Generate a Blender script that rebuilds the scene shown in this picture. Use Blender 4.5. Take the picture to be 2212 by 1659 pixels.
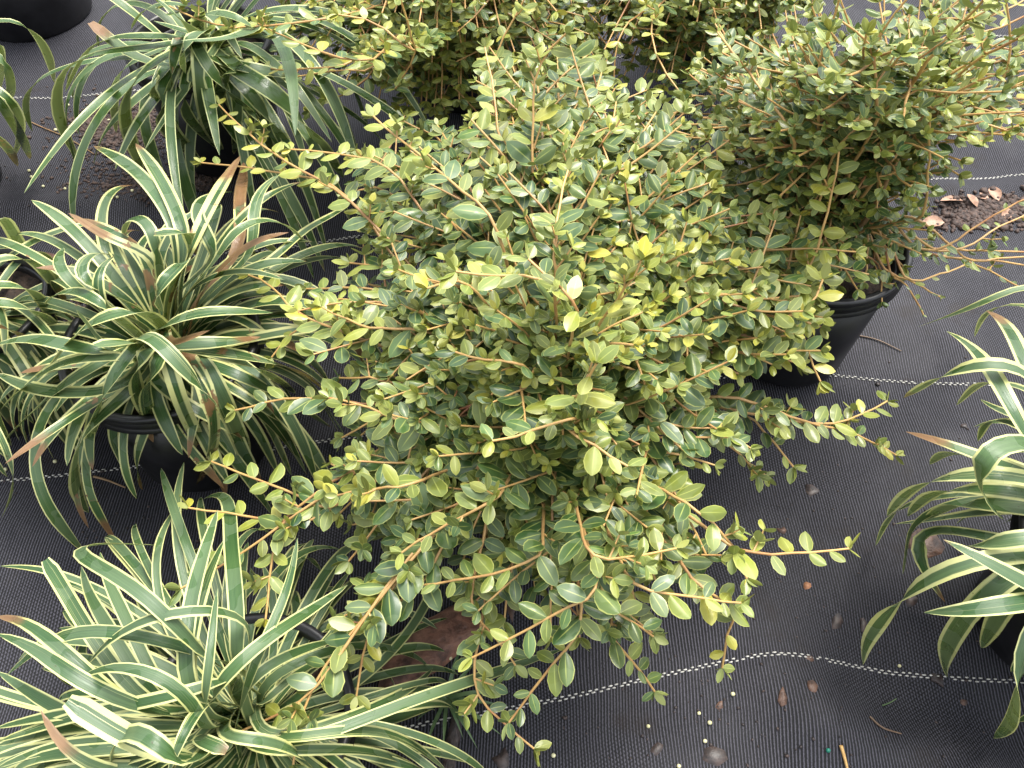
import bpy, math, random
import numpy as np
from mathutils import Vector, Matrix
random.seed(11); rng = np.random.default_rng(11)
for o in list(bpy.data.objects): bpy.data.objects.remove(o)
S = bpy.context.scene
COL = S.collection
R_ = math.radians

# ------------------------------------------------------------------ camera, sky, sun, exposure
PITCH, CAMH, HFOV = 53.0, 0.78, 60.0
cam = bpy.data.objects.new('camera', bpy.data.cameras.new('camera'))
COL.objects.link(cam); S.camera = cam
cam.location = (0, 0, CAMH); cam.rotation_euler = (R_(90 - PITCH), 0, 0)
cam.data.sensor_fit = 'HORIZONTAL'; cam.data.angle = R_(HFOV)
cam.data.clip_start = 0.02; cam.data.clip_end = 400

W = bpy.data.worlds.new('World'); S.world = W; W.use_nodes = True
wn = W.node_tree.nodes; wl = W.node_tree.links
sky = wn.new('ShaderNodeTexSky'); sky.sky_type = 'NISHITA'; sky.sun_disc = False
SUN_EL, SUN_AZ = 64.0, 40.0          # azimuth measured from +Y towards +X
sky.sun_elevation = R_(SUN_EL); sky.sun_rotation = R_(SUN_AZ)
sky.dust_density = 2.0; sky.air_density = 1.0
hs = wn.new('ShaderNodeHueSaturation'); hs.inputs['Saturation'].default_value = 0.22
wl.new(sky.outputs[0], hs.inputs['Color'])
bg = wn['Background']; bg.inputs['Strength'].default_value = 0.15
# overcast cloud layer: the zenith is brighter than the horizon all the way round (CIE overcast sky)
tc = wn.new('ShaderNodeTexCoord'); sx = wn.new('ShaderNodeSeparateXYZ'); wl.new(tc.outputs['Generated'], sx.inputs[0])
ov = wn.new('ShaderNodeMapRange'); wl.new(sx.outputs[2], ov.inputs[0]); ov.inputs[3].default_value = .45; ov.inputs[4].default_value = 1.35
mu = wn.new('ShaderNodeVectorMath'); mu.operation = 'SCALE'; wl.new(hs.outputs[0], mu.inputs[0]); wl.new(ov.outputs[0], mu.inputs['Scale'])
wl.new(mu.outputs[0], bg.inputs['Color'])
sun = bpy.data.objects.new('sun', bpy.data.lights.new('sun', 'SUN')); COL.objects.link(sun)
sun.data.energy = 1.5; sun.data.angle = R_(32); sun.data.color = (1.0, 0.95, 0.86)
sd = Vector((math.sin(R_(SUN_AZ)) * math.cos(R_(SUN_EL)), math.cos(R_(SUN_AZ)) * math.cos(R_(SUN_EL)), math.sin(R_(SUN_EL))))
sun.rotation_euler = sd.to_track_quat('Z', 'Y').to_euler(); sun.location = (1, 2, 4)
vs = S.view_settings; vs.view_transform = 'Standard'; vs.look = 'None'; vs.gamma = 1; vs.use_curve_mapping = False
vs.exposure = 1.66
S.render.engine = 'CYCLES'
S.cycles.max_bounces = 4; S.cycles.diffuse_bounces = 3; S.cycles.glossy_bounces = 2; S.cycles.transmission_bounces = 3

# ------------------------------------------------------------------ picture point + height -> world point (design units 2212 x 1659)
F = 1106 / math.tan(R_(HFOV / 2))
CP, SP_ = math.cos(R_(PITCH)), math.sin(R_(PITCH))
CAM = np.array([0, 0, CAMH]); FWD = np.array([0, CP, -SP_]); UPV = np.array([0, SP_, CP]); RIGHT = np.array([1., 0, 0])
def at(px, py, z=0.0):
    d = RIGHT * (px - 1106) / F - UPV * (py - 829.5) / F + FWD
    return CAM + d * ((z - CAMH) / d[2])
def proj(P):
    q = np.atleast_2d(P) - CAM
    dep = q @ FWD
    return np.stack([1106 + F * (q @ RIGHT) / dep, 829.5 - F * (q @ UPV) / dep, dep], 1)
def frame_pt(ox, oy, s):
    return lambda pts: [(ox + x * s, oy + y * s) for x, y in pts]
P1 = frame_pt(0, 0, .3370); P2 = frame_pt(732, 0, .3370); P3 = frame_pt(1466.5, 0, .3370)
P4 = frame_pt(0, 542, .3432); P5 = frame_pt(732, 542, .3432); P6 = frame_pt(1466.5, 542, .3432)
P7 = frame_pt(0, 1098, .3382); P8 = frame_pt(732, 1098, .3382); P9 = frame_pt(1466.5, 1098, .3382)

# ------------------------------------------------------------------ small helpers
def nz(v):
    v = np.asarray(v, float); n = np.linalg.norm(v, axis=-1, keepdims=True)
    return v / np.maximum(n, 1e-9)
UP = np.array([0., 0, 1])
def spline(P, n, sm=0):
    P = np.asarray(P, float)
    if len(P) == 2: P = np.array([P[0], (P[0] + P[1]) / 2, P[1]])
    Q = np.vstack([2 * P[0] - P[1], P, 2 * P[-1] - P[-2]])
    seg = np.linalg.norm(np.diff(P, axis=0), axis=1); cum = np.r_[0, np.cumsum(seg)]
    out = []
    for s in np.linspace(0, cum[-1], n):
        i = min(np.searchsorted(cum, s, 'right') - 1, len(P) - 2); t = (s - cum[i]) / max(seg[i], 1e-9)
        a, b, c, d = Q[i:i + 4]
        out.append(.5 * (2 * b + (c - a) * t + (2 * a - 5 * b + 4 * c - d) * t * t + (3 * b - a - 3 * c + d) * t ** 3))
    out = np.array(out)
    for _ in range(sm): out[1:-1] = out[1:-1] * .5 + (out[:-2] + out[2:]) * .25
    return out
def new_mesh(name, V, Fq, mat=None, uv=None, tint=None, smooth=True):
    V = np.asarray(V, np.float32); Fq = np.asarray(Fq, np.int32)
    me = bpy.data.meshes.new(name); k = Fq.shape[1]
    me.vertices.add(len(V)); me.vertices.foreach_set('co', V.ravel())
    me.loops.add(Fq.size); me.loops.foreach_set('vertex_index', Fq.ravel())
    me.polygons.add(len(Fq)); me.polygons.foreach_set('loop_start', np.arange(0, Fq.size, k, dtype=np.int32))
    if smooth: me.polygons.foreach_set('use_smooth', np.ones(len(Fq), bool))
    if uv is not None:
        l = me.uv_layers.new(name='UVMap'); l.data.foreach_set('uv', np.asarray(uv, np.float32)[Fq.ravel()].ravel())
    if tint is not None:
        a = me.attributes.new('tint', 'FLOAT_COLOR', 'POINT')
        a.data.foreach_set('color', np.broadcast_to(np.asarray(tint, np.float32), (len(V), 4)).ravel())
    me.update(calc_edges=True)
    if mat: me.materials.append(mat)
    return me
def obj(name, me, parent=None, kind=None):
    o = bpy.data.objects.new(name, me); COL.objects.link(o)
    if parent is not None: o.parent = parent
    if kind: o['kind'] = kind
    return o
def empty(name, loc): 
    o = bpy.data.objects.new(name, None); COL.objects.link(o); o.location = loc; o.empty_display_size = .05; return o
def tag(o, label, cat, group=None, kind=None):
    o['label'] = label; o['category'] = cat
    if group: o['group'] = group
    if kind: o['kind'] = kind
    return o

# ------------------------------------------------------------------ materials
class NT:
    def __init__(s, name):
        s.m = bpy.data.materials.new(name); s.m.use_nodes = True
        s.t = s.m.node_tree; s.n = s.t.nodes; s.b = s.n['Principled BSDF']; s.out = s.n['Material Output']
    def node(s, t, **kw):
        n = s.n.new(t)
        for k, v in kw.items(): setattr(n, k, v)
        return n
    def put(s, a, sock):
        if hasattr(a, 'is_output'): s.t.links.new(a, sock)
        elif a is not None: sock.default_value = a
    def math(s, op, a, b=None, c=None):
        n = s.node('ShaderNodeMath', operation=op)
        for i, v in enumerate((a, b, c)):
            if v is not None: s.put(v, n.inputs[i])
        return n.outputs[0]
    def step(s, x, a, b):
        n = s.node('ShaderNodeMapRange', interpolation_type='SMOOTHSTEP'); s.put(x, n.inputs[0])
        s.put(a, n.inputs[1]); s.put(b, n.inputs[2]); return n.outputs[0]
    def mix(s, f, a, b):
        n = s.node('ShaderNodeMix', data_type='RGBA'); s.put(f, n.inputs[0])
        s.put(a if hasattr(a, 'is_output') else (*a, 1), n.inputs[6]); s.put(b if hasattr(b, 'is_output') else (*b, 1), n.inputs[7])
        return n.outputs[2]
    def mixf(s, f, a, b):
        n = s.node('ShaderNodeMix', data_type='FLOAT'); s.put(f, n.inputs[0]); s.put(a, n.inputs[2]); s.put(b, n.inputs[3]); return n.outputs[0]
    def noise(s, vec, scale, detail=3, rough=.5):
        n = s.node('ShaderNodeTexNoise'); s.put(vec, n.inputs['Vector']); n.inputs['Scale'].default_value = scale
        n.inputs['Detail'].default_value = detail; n.inputs['Roughness'].default_value = rough; return n.outputs[0]
    def pos(s): return s.node('ShaderNodeNewGeometry').outputs['Position']
    def tint(s):
        a = s.node('ShaderNodeAttribute', attribute_name='tint'); x = s.node('ShaderNodeSeparateColor')
        s.t.links.new(a.outputs['Color'], x.inputs[0]); return (*x.outputs, a.outputs['Alpha'])
    def uv(s):
        a = s.node('ShaderNodeUVMap', uv_map='UVMap'); x = s.node('ShaderNodeSeparateXYZ'); s.t.links.new(a.outputs[0], x.inputs[0])
        return x.outputs[0], x.outputs[1]
    def xyz(s, x, y, z):
        n = s.node('ShaderNodeCombineXYZ')
        for i, v in enumerate((x, y, z)): s.put(v, n.inputs[i])
        return n.outputs[0]
    def bump(s, h, strength, dist):
        n = s.node('ShaderNodeBump'); n.inputs['Strength'].default_value = strength; n.inputs['Distance'].default_value = dist
        s.put(h, n.inputs['Height']); s.t.links.new(n.outputs[0], s.b.inputs['Normal']); return n.outputs[0]
    def translucent(s, col, fac):
        tr = s.node('ShaderNodeBsdfTranslucent'); s.put(col, tr.inputs[0])
        mx = s.node('ShaderNodeMixShader'); mx.inputs[0].default_value = fac
        s.t.links.new(s.b.outputs[0], mx.inputs[1]); s.t.links.new(tr.outputs[0], mx.inputs[2]); s.t.links.new(mx.outputs[0], s.out.inputs[0])

def mat_leaf():
    k = NT('holly_leaf'); yel, bri, rnd, _ = k.tint(); u, v = k.uv(); p = k.pos()
    au = k.math('ABSOLUTE', k.math('SUBTRACT', k.math('MULTIPLY', u, 2), 1))
    green = k.mix(bri, (.014, .050, .018), (.122, .205, .042))
    big = k.noise(p, 9, 2); green = k.mix(k.step(big, .35, .7), green, k.mix(.2, green, (.12, .20, .07)))
    blot = k.noise(p, 260, 2)
    yl = k.math('MULTIPLY', yel, k.math('ADD', .75, k.math('MULTIPLY', blot, .5)))
    col = k.mix(yl, green, (.50, .42, .045))
    wetn = k.noise(p, 75, 1)
    wet = k.step(wetn, .50, .535)
    col = k.mix(wet, k.mix(.08, col, (.36, .44, .22)), col)          # dry bloom is paler, wetted skin is darker
    rib = k.math('MULTIPLY', k.step(au, .10, .02), k.step(v, 1.0, .55))
    col = k.mix(k.math('MULTIPLY', rib, .6), col, (.42, .46, .12))
    mar = k.step(au, .84, .97)
    col = k.mix(k.math('MULTIPLY', mar, .5), col, (.54, .54, .14))
    spot = k.step(blot, .76, .80)
    col = k.mix(k.math('MULTIPLY', spot, .6), col, (.09, .055, .02))
    bf = k.node('ShaderNodeNewGeometry').outputs['Backfacing']
    col = k.mix(k.math('MULTIPLY', bf, .65), col, (.27, .31, .11))
    k.put(col, k.b.inputs['Base Color'])
    k.put(k.mixf(wet, .50, .30), k.b.inputs['Roughness'])
    k.b.inputs['Specular IOR Level'].default_value = .5
    k.translucent(k.mix(.5, col, (.35, .44, .03)), .06)
    return k.m
def mat_strap(name, g0, g1, cream):
    k = NT(name); mw, dead, rnd, pale = k.tint(); u, v = k.uv(); p = k.pos()
    au = k.math('ABSOLUTE', k.math('SUBTRACT', k.math('MULTIPLY', u, 2), 1))
    st = k.noise(k.xyz(k.math('MULTIPLY', u, 9), k.math('MULTIPLY', v, .5), k.math('MULTIPLY', rnd, 50)), 1.6, 3, .7)
    fine = k.noise(k.xyz(k.math('MULTIPLY', u, 34), k.math('MULTIPLY', v, 1.2), k.math('MULTIPLY', rnd, 31)), 1.0, 2)
    col = k.mix(k.step(fine, .3, .7), g0, g1)
    col = k.mix(k.math('MULTIPLY', k.step(k.noise(p, 7, 2), .35, .7), .5), col, (.12, .20, .07))
    edge = k.math('ADD', au, k.math('MULTIPLY', k.math('SUBTRACT', st, .5), .45))
    mar = k.step(edge, k.math('SUBTRACT', mw, .05), k.math('ADD', mw, .05))
    inner = k.math('MULTIPLY', k.step(st, .60, .68), pale)
    crm = k.mix(k.noise(k.xyz(rnd, rnd, v), 6, 1), cream, (.66, .66, .36))
    col = k.mix(k.math('MAXIMUM', mar, k.math('MULTIPLY', inner, .8)), col, crm)
    wet = k.step(k.noise(p, 34, 1), .50, .52)
    col = k.mix(wet, k.mix(.10, col, (.36, .42, .30)), col)
    # dead tips and rusty bands
    ns = k.noise(k.xyz(k.math('MULTIPLY', u, .6), k.math('MULTIPLY', v, 11), k.math('MULTIPLY', rnd, 77)), 1.0, 4, .65)
    tip = k.step(k.math('ADD', v, k.math('MULTIPLY', k.math('SUBTRACT', ns, .5), .12)), k.math('SUBTRACT', 1.02, k.math('MULTIPLY', dead, .35)), k.math('SUBTRACT', 1.08, k.math('MULTIPLY', dead, .32)))
    band = k.math('MULTIPLY', k.step(ns, k.math('SUBTRACT', .80, k.math('MULTIPLY', dead, .30)), k.math('SUBTRACT', .84, k.math('MULTIPLY', dead, .30))), k.step(dead, .25, .6))
    br = k.mix(k.noise(p, 60, 3), (.10, .040, .018), (.36, .20, .10))
    col = k.mix(k.math('MULTIPLY', k.math('MAXIMUM', tip, band), .92), col, br)
    spot = k.step(k.noise(p, 240, 1), .75, .80)
    col = k.mix(k.math('MULTIPLY', spot, .7), col, (.06, .04, .02))
    bf = k.node('ShaderNodeNewGeometry').outputs['Backfacing']
    k.put(col, k.b.inputs['Base Color'])
    k.put(k.mixf(wet, .40, .15), k.b.inputs['Roughness'])
    k.b.inputs['Specular IOR Level'].default_value = .5
    k.bump(fine, .35, .0010)
    k.translucent(k.mix(.4, col, (.4, .45, .08)), .18)
    return k.m
def mat_stem():
    k = NT('woody_stem'); age, bri, rnd, _ = k.tint(); p = k.pos()
    n = k.noise(p, 300, 3)
    young = k.mix(n, (.50, .29, .085), (.66, .42, .16))
    red = k.mix(k.step(k.noise(p, 25, 2), .52, .8), young, (.36, .14, .055))
    old = k.mix(n, (.09, .055, .032), (.19, .12, .07))
    k.put(k.mix(age, red, old), k.b.inputs['Base Color']); k.b.inputs['Roughness'].default_value = .4
    k.bump(n, .4, .001); return k.m
def mat_cloth():
    k = NT('woven_ground_cloth'); g = k.pos()
    wob = k.node('ShaderNodeTexNoise'); wob.inputs['Scale'].default_value = 5; k.put(g, wob.inputs['Vector'])
    add = k.node('ShaderNodeVectorMath', operation='MULTIPLY_ADD'); k.put(wob.outputs['Color'], add.inputs[0]); add.inputs[1].default_value = (.022, .02, 0); k.put(g, add.inputs[2])
    sp = k.node('ShaderNodeSeparateXYZ'); k.t.links.new(add.outputs[0], sp.inputs[0]); x, y = sp.outputs[0], sp.outputs[1]
    fx = k.math('MULTIPLY', x, 2 * math.pi / .0027); fy = k.math('MULTIPLY', y, 2 * math.pi / .0034)
    wx = k.math('ADD', .5, k.math('MULTIPLY', k.math('SINE', fx), .5))
    alt = k.math('MULTIPLY', k.math('SINE', k.math('MULTIPLY', fx, .5)), k.math('SINE', fy))
    nn = k.noise(g, 650, 2); reg = k.noise(g, 6, 3)
    w = k.math('ADD', k.math('MULTIPLY', wx, .7), k.math('MULTIPLY', alt, k.math('MULTIPLY', k.step(reg, .40, .68), .42)))
    w = k.math('ADD', w, k.math('MULTIPLY', k.math('SUBTRACT', nn, .5), .7))
    tape = k.step(w, .22, .72)
    dirt = k.noise(g, 14, 5, .6)
    base = k.mix(tape, (.008, .008, .009), (.062, .061, .075))
    base = k.mix(k.math('MULTIPLY', k.step(k.noise(g, 4, 5, .65), .42, .66), k.math('MULTIPLY', tape, .45)), base, (.098, .096, .112))
    base = k.mix(k.math('MULTIPLY', k.step(dirt, .56, .74), .6), base, (.022, .017, .014))
    base = k.mix(k.math('MULTIPLY', k.step(k.noise(g, 900, 1), .76, .82), .35), base, (.25, .25, .27))
    k.put(base, k.b.inputs['Base Color'])
    k.put(k.mixf(k.step(k.noise(g, 10, 4), .4, .62), .62, .78), k.b.inputs['Roughness'])
    k.b.inputs['Specular IOR Level'].default_value = .25
    k.bump(tape, .7, .0007); return k.m
def mat_simple(name, c0, c1, scale, rough, bump=.4, bd=.001, spec=.5, det=4):
    k = NT(name); p = k.pos(); n = k.noise(p, scale, det, .6)
    k.put(k.mix(k.step(n, .3, .7), c0, c1), k.b.inputs['Base Color']); k.b.inputs['Roughness'].default_value = rough
    k.b.inputs['Specular IOR Level'].default_value = spec; k.bump(n, bump, bd); return k.m
M_LEAF = mat_leaf(); M_STEM = mat_stem(); M_CLOTH = mat_cloth()
M_STRAP = mat_strap('variegated_strap', (.020, .062, .020), (.060, .125, .042), (.60, .60, .17))
M_STRAPG = mat_strap('green_strap', (.016, .056, .010), (.052, .110, .024), (.48, .55, .16))
M_POT = mat_simple('black_plastic', (.007, .007, .008), (.016, .016, .018), 30, .34, .15, .001)
M_SOIL = mat_simple('potting_soil', (.012, .008, .006), (.060, .036, .024), 160, .75, .9, .004)
M_CRUMB = mat_simple('soil_crumb', (.020, .013, .011), (.085, .050, .036), 200, .7, .8, .002)
M_BARK = mat_simple('wet_bark', (.028, .016, .012), (.13, .070, .046), 90, .5, .9, .003)
M_SLAB = mat_simple('red_bark', (.055, .024, .015), (.26, .12, .075), 70, .55, .9, .004)
M_CHIP = mat_simple('dark_chip', (.014, .011, .011), (.055, .036, .030), 150, .45, .6, .001)
M_ORANGE = mat_simple('orange_chip', (.20, .085, .035), (.42, .20, .10), 150, .6, .6, .001)
M_BEAD = mat_simple('fertilizer_bead', (.50, .47, .24), (.72, .68, .42), 300, .4, .2, .0005)
M_BEADG = mat_simple('green_bead', (.010, .14, .095), (.02, .22, .15), 300, .35, .2, .0005)
M_THREAD = mat_simple('white_thread', (.36, .35, .31), (.62, .60, .55), 500, .6, .4, .0005)
M_DEAD = mat_simple('dry_leaf', (.20, .10, .055), (.46, .28, .19), 120, .6, .4, .001)
M_GRASS = mat_simple('weed_blade', (.05, .10, .035), (.13, .20, .08), 60, .4, .2, .0005)

# ------------------------------------------------------------------ ground cloth
def ridge(x, y, ax, ay, bx, by, amp, w):
    dx, dy = bx - ax, by - ay; L2 = dx * dx + dy * dy
    t = np.clip(((x - ax) * dx + (y - ay) * dy) / L2, 0, 1)
    d2 = (x - ax - t * dx) ** 2 + (y - ay - t * dy) ** 2
    return amp * np.exp(-d2 / (w * w))
RID = []
for (a, b, amp, w) in [((1560, 1330), (1800, 1560), .012, .055), ((1780, 1560), (2120, 1660), .018, .04), ((1920, 1500), (2200, 1570), -.026, .055),
                       ((-40, 455), (430, 430), .010, .022), ((-40, 500), (430, 480), -.008, .022), ((2060, 420), (2260, 400), .010, .02),
                       ((1800, 1080), (1950, 1400), .006, .05), ((60, 1150), (420, 1090), .006, .05), ((1900, 720), (2160, 760), .005, .03)]:
    A, B = at(*a), at(*b); RID.append((A[0], A[1], B[0], B[1], amp, w))
def gz(x, y):
    x = np.asarray(x, float); y = np.asarray(y, float)
    z = .0025 * np.sin(11 * x + 3 * y + .7) + .0022 * np.sin(14 * y - 5 * x) + .0014 * np.sin(31 * x + 17 * y) + .0012 * np.sin(27 * y + 23 * x + 2)
    for r in RID: z = z + ridge(x, y, *r)
    return z * np.exp(-np.maximum(0, (x * x + (y - .6) ** 2) - 2.5))
def grd(px, py, lift=0.0):
    p = at(px, py)
    for _ in range(3): p = at(px, py, float(gz(p[0], p[1])) + lift)
    return p
core = lambda a, b, s: np.arange(a, b + 1e-6, s)
far = np.array([1.2, 1.4, 2, 4, 10, 40, 150])
xs = np.r_[-(1.0 + far[::-1]), core(-1.3, 1.3, .0125), 1.0 + far]; xs = np.unique(np.round(xs, 5))
ys = np.unique(np.round(np.r_[-far[::-1], core(-.4, 2.4, .0125), 2.2 + far], 5))
X, Y = np.meshgrid(xs, ys); V = np.stack([X, Y, gz(X, Y)], -1).reshape(-1, 3)
nx = len(xs); I = np.arange(nx * (len(ys) - 1)).reshape(-1, nx)[:, :-1].ravel()
ground = obj('ground', new_mesh('ground', V, np.stack([I, I + 1, I + nx + 1, I + nx], 1), M_CLOTH), kind='structure')
ground['label'] = 'wet black woven weed cloth with white stitched lines covering the ground'

def ico():
    t = (1 + 5 ** .5) / 2
    v = nz(np.array([(-1, t, 0), (1, t, 0), (-1, -t, 0), (1, -t, 0), (0, -1, t), (0, 1, t), (0, -1, -t), (0, 1, -t), (t, 0, -1), (t, 0, 1), (-t, 0, -1), (-t, 0, 1)]))
    f = np.array([(0, 11, 5), (0, 5, 1), (0, 1, 7), (0, 7, 10), (0, 10, 11), (1, 5, 9), (5, 11, 4), (11, 10, 2), (10, 7, 6), (7, 1, 8), (3, 9, 4), (3, 4, 2), (3, 2, 6), (3, 6, 8), (3, 8, 9), (4, 9, 5), (2, 4, 11), (6, 2, 10), (8, 6, 7), (9, 8, 1)])
    return v, f
IV, IF = ico()
def stitch(pts):
    P = spline([grd(*p) for p in pts], 1200); seg = np.r_[0, np.cumsum(np.linalg.norm(np.diff(P, axis=0), axis=1))]
    n = int(seg[-1] / .0031); VV, FF = [], []
    for i in range(n):
        s = (i + .5) * .0031; j = min(np.searchsorted(seg, s), len(P) - 2); T = nz(P[j + 1] - P[j]); N = np.array([-T[1], T[0], 0])
        c = P[j] + N * (.0011 if i % 2 else -.0011) + rng.normal(0, .0002, 3); c[2] = gz(c[0], c[1]) + .0006
        if rng.random() < .04: continue
        l = .0021 * rng.uniform(.8, 1.15); v = IV[:, :1] * T * l + IV[:, 1:2] * N * .00085 + IV[:, 2:3] * UP * .0008
        FF.append(IF + len(VV) * 12); VV.append(c + v)
    return obj('stitch_line', new_mesh('stitch_line', np.vstack(VV), np.vstack(FF), M_THREAD), ground, 'stuff')
stitch([(-300, 232), (40, 212), (290, 196), (700, 168), (1300, 130), (2000, 90), (2500, 70)])
stitch([(-300, 640), (300, 570), (900, 500), (1500, 420), (2080, 387), (2212, 377), (2500, 372)])
stitch([(-300, 1085), (0, 1041), (150, 1025), (410, 996), (600, 968), (1200, 880), (1640, 800), (1785, 810), (1900, 822), (2050, 830), (2212, 833), (2500, 838)])
stitch([(-300, 1770), (500, 1640), (960, 1556), (1200, 1512), (1450, 1455), (1600, 1424), (1670, 1413), (1730, 1416), (1850, 1440), (1950, 1457), (2100, 1468), (2212, 1472), (2500, 1480)])

# ------------------------------------------------------------------ nursery pots
def lathe(prof, n=48):
    a = np.linspace(0, 2 * np.pi, n, endpoint=False); c, s = np.cos(a), np.sin(a)
    V = np.vstack([np.stack([r * c, r * s, np.full(n, z)], 1) for r, z in prof])
    F_ = [(i * n + j, i * n + (j + 1) % n, (i + 1) * n + (j + 1) % n, (i + 1) * n + j) for i in range(len(prof) - 1) for j in range(n)]
    return V, F_
def pot(cx, cy, h, r, label, group=None):
    z0 = float(gz(cx, cy)) - .003; e = empty('nursery_pot', (cx, cy, z0)); rb = r * .80
    tag(e, label, 'plant pot', group)
    V, F_ = lathe([(.001, .002), (rb - .006, .002), (rb, .008), (r - .004, h - .022), (r - .007, h - .022), (r - .0075, h - .03), (rb - .004, .012), (.001, .012)])
    obj('wall', new_mesh('pot_wall', V, F_, M_POT), e)
    V, F_ = lathe([(r - .005, h - .024), (r + .001, h - .024), (r + .0035, h - .0215), (r + .001, h - .019), (r, h - .0165), (r + .003, h - .014), (r + .0005, h - .0115), (r + .0005, h - .008), (r + .004, h - .005), (r + .0035, h - .001), (r, h), (r - .004, h - .002), (r - .0055, h - .024)])
    obj('rim', new_mesh('pot_rim', V, F_, M_POT), e)
    prof = [(.001, h - .028)] + [(r * q, h - .030 - .004 * q) for q in (.2, .4, .6, .8, .94)]
    V, F_ = lathe(prof, 40); V[:, 2] += rng.normal(0, .0028, len(V)); obj('soil', new_mesh('pot_soil', V, F_, M_SOIL), e)
    return e, z0 + h - .030

# ------------------------------------------------------------------ holly leaves
ROWS = np.array([0, .07, .15, .27, .40, .53, .66, .78, .89, 1.0]); COLS = np.array([-1, -.5, 0, .5, 1])
def leaf_shape(width, cup, curl, obov, ser):
    V, UVs = [], []
    for i, v in enumerate(ROWS):
        q = max(0, (v - .05) / .95); w = width * .5 * (np.sin(np.pi * q ** obov) ** .60 if 0 < q < 1 else 0)
        if v <= .07: w = max(w, .014)
        if v >= .999: w = .03 * width
        for u in COLS:
            k = 1 + (ser * (1 if i % 2 else -1) if (abs(u) == 1 and .35 < v < .95) else 0)
            V.append((u * w * k, v, -cup * abs(u) ** 1.5 * w - curl * max(0, v - .15) ** 2)); UVs.append((u * .5 + .5, v))
    return np.array(V), np.array(UVs)
nc = len(COLS); LF = np.array([(i * nc + j, i * nc + j + 1, (i + 1) * nc + j + 1, (i + 1) * nc + j) for i in range(len(ROWS) - 1) for j in range(nc - 1)])
YEL = [0.0, .03, .16, .34, .60, .95]; BRI = [(.0, .2), (.12, .5), (.3, .78), (.5, 1.), (.5, 1.), (.5, 1.)]; LV = []
for yc in YEL:
    row = []
    for s in range(6):
        V, U = leaf_shape(rng.uniform(.46, .60), rng.uniform(-.25, .5), rng.uniform(-.05, .30), rng.uniform(.88, 1.04), rng.uniform(.02, .04))
        t = (yc + rng.uniform(-.05, .05) if yc else rng.uniform(0, .05), rng.uniform(*BRI[YEL.index(yc)]), rng.random(), 1)
        row.append((V, U, t, new_mesh('holly_leaf', V, LF, M_LEAF, U, t)))
    LV.append(row)

def tube(P, r0, r1, age0, age1, n=6):
    m = len(P); T = nz(np.gradient(P, axis=0)); ref = np.array([.3, .2, 1.]) 
    S1 = nz(np.cross(T, ref)); S2 = np.cross(T, S1); a = np.arange(n) * 2 * np.pi / n
    r = np.linspace(r0, r1, m)[:, None, None]
    V = (P[:, None] + r * (np.cos(a)[None, :, None] * S1[:, None] + np.sin(a)[None, :, None] * S2[:, None])).reshape(-1, 3)
    V = np.vstack([V, P[-1] + T[-1] * r1])
    F_ = [(i * n + j, i * n + (j + 1) % n, (i + 1) * n + (j + 1) % n, (i + 1) * n + j) for i in range(m - 1) for j in range(n)]
    F_ += [((m - 1) * n + j, (m - 1) * n + (j + 1) % n, m * n, m * n) for j in range(0)]
    ag = np.r_[np.repeat(age1 + (age0 - age1) * (1 - np.linspace(0, 1, m) ** 1.8), n), age1]
    return V[:-1], np.array(F_), ag[:-1]

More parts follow.
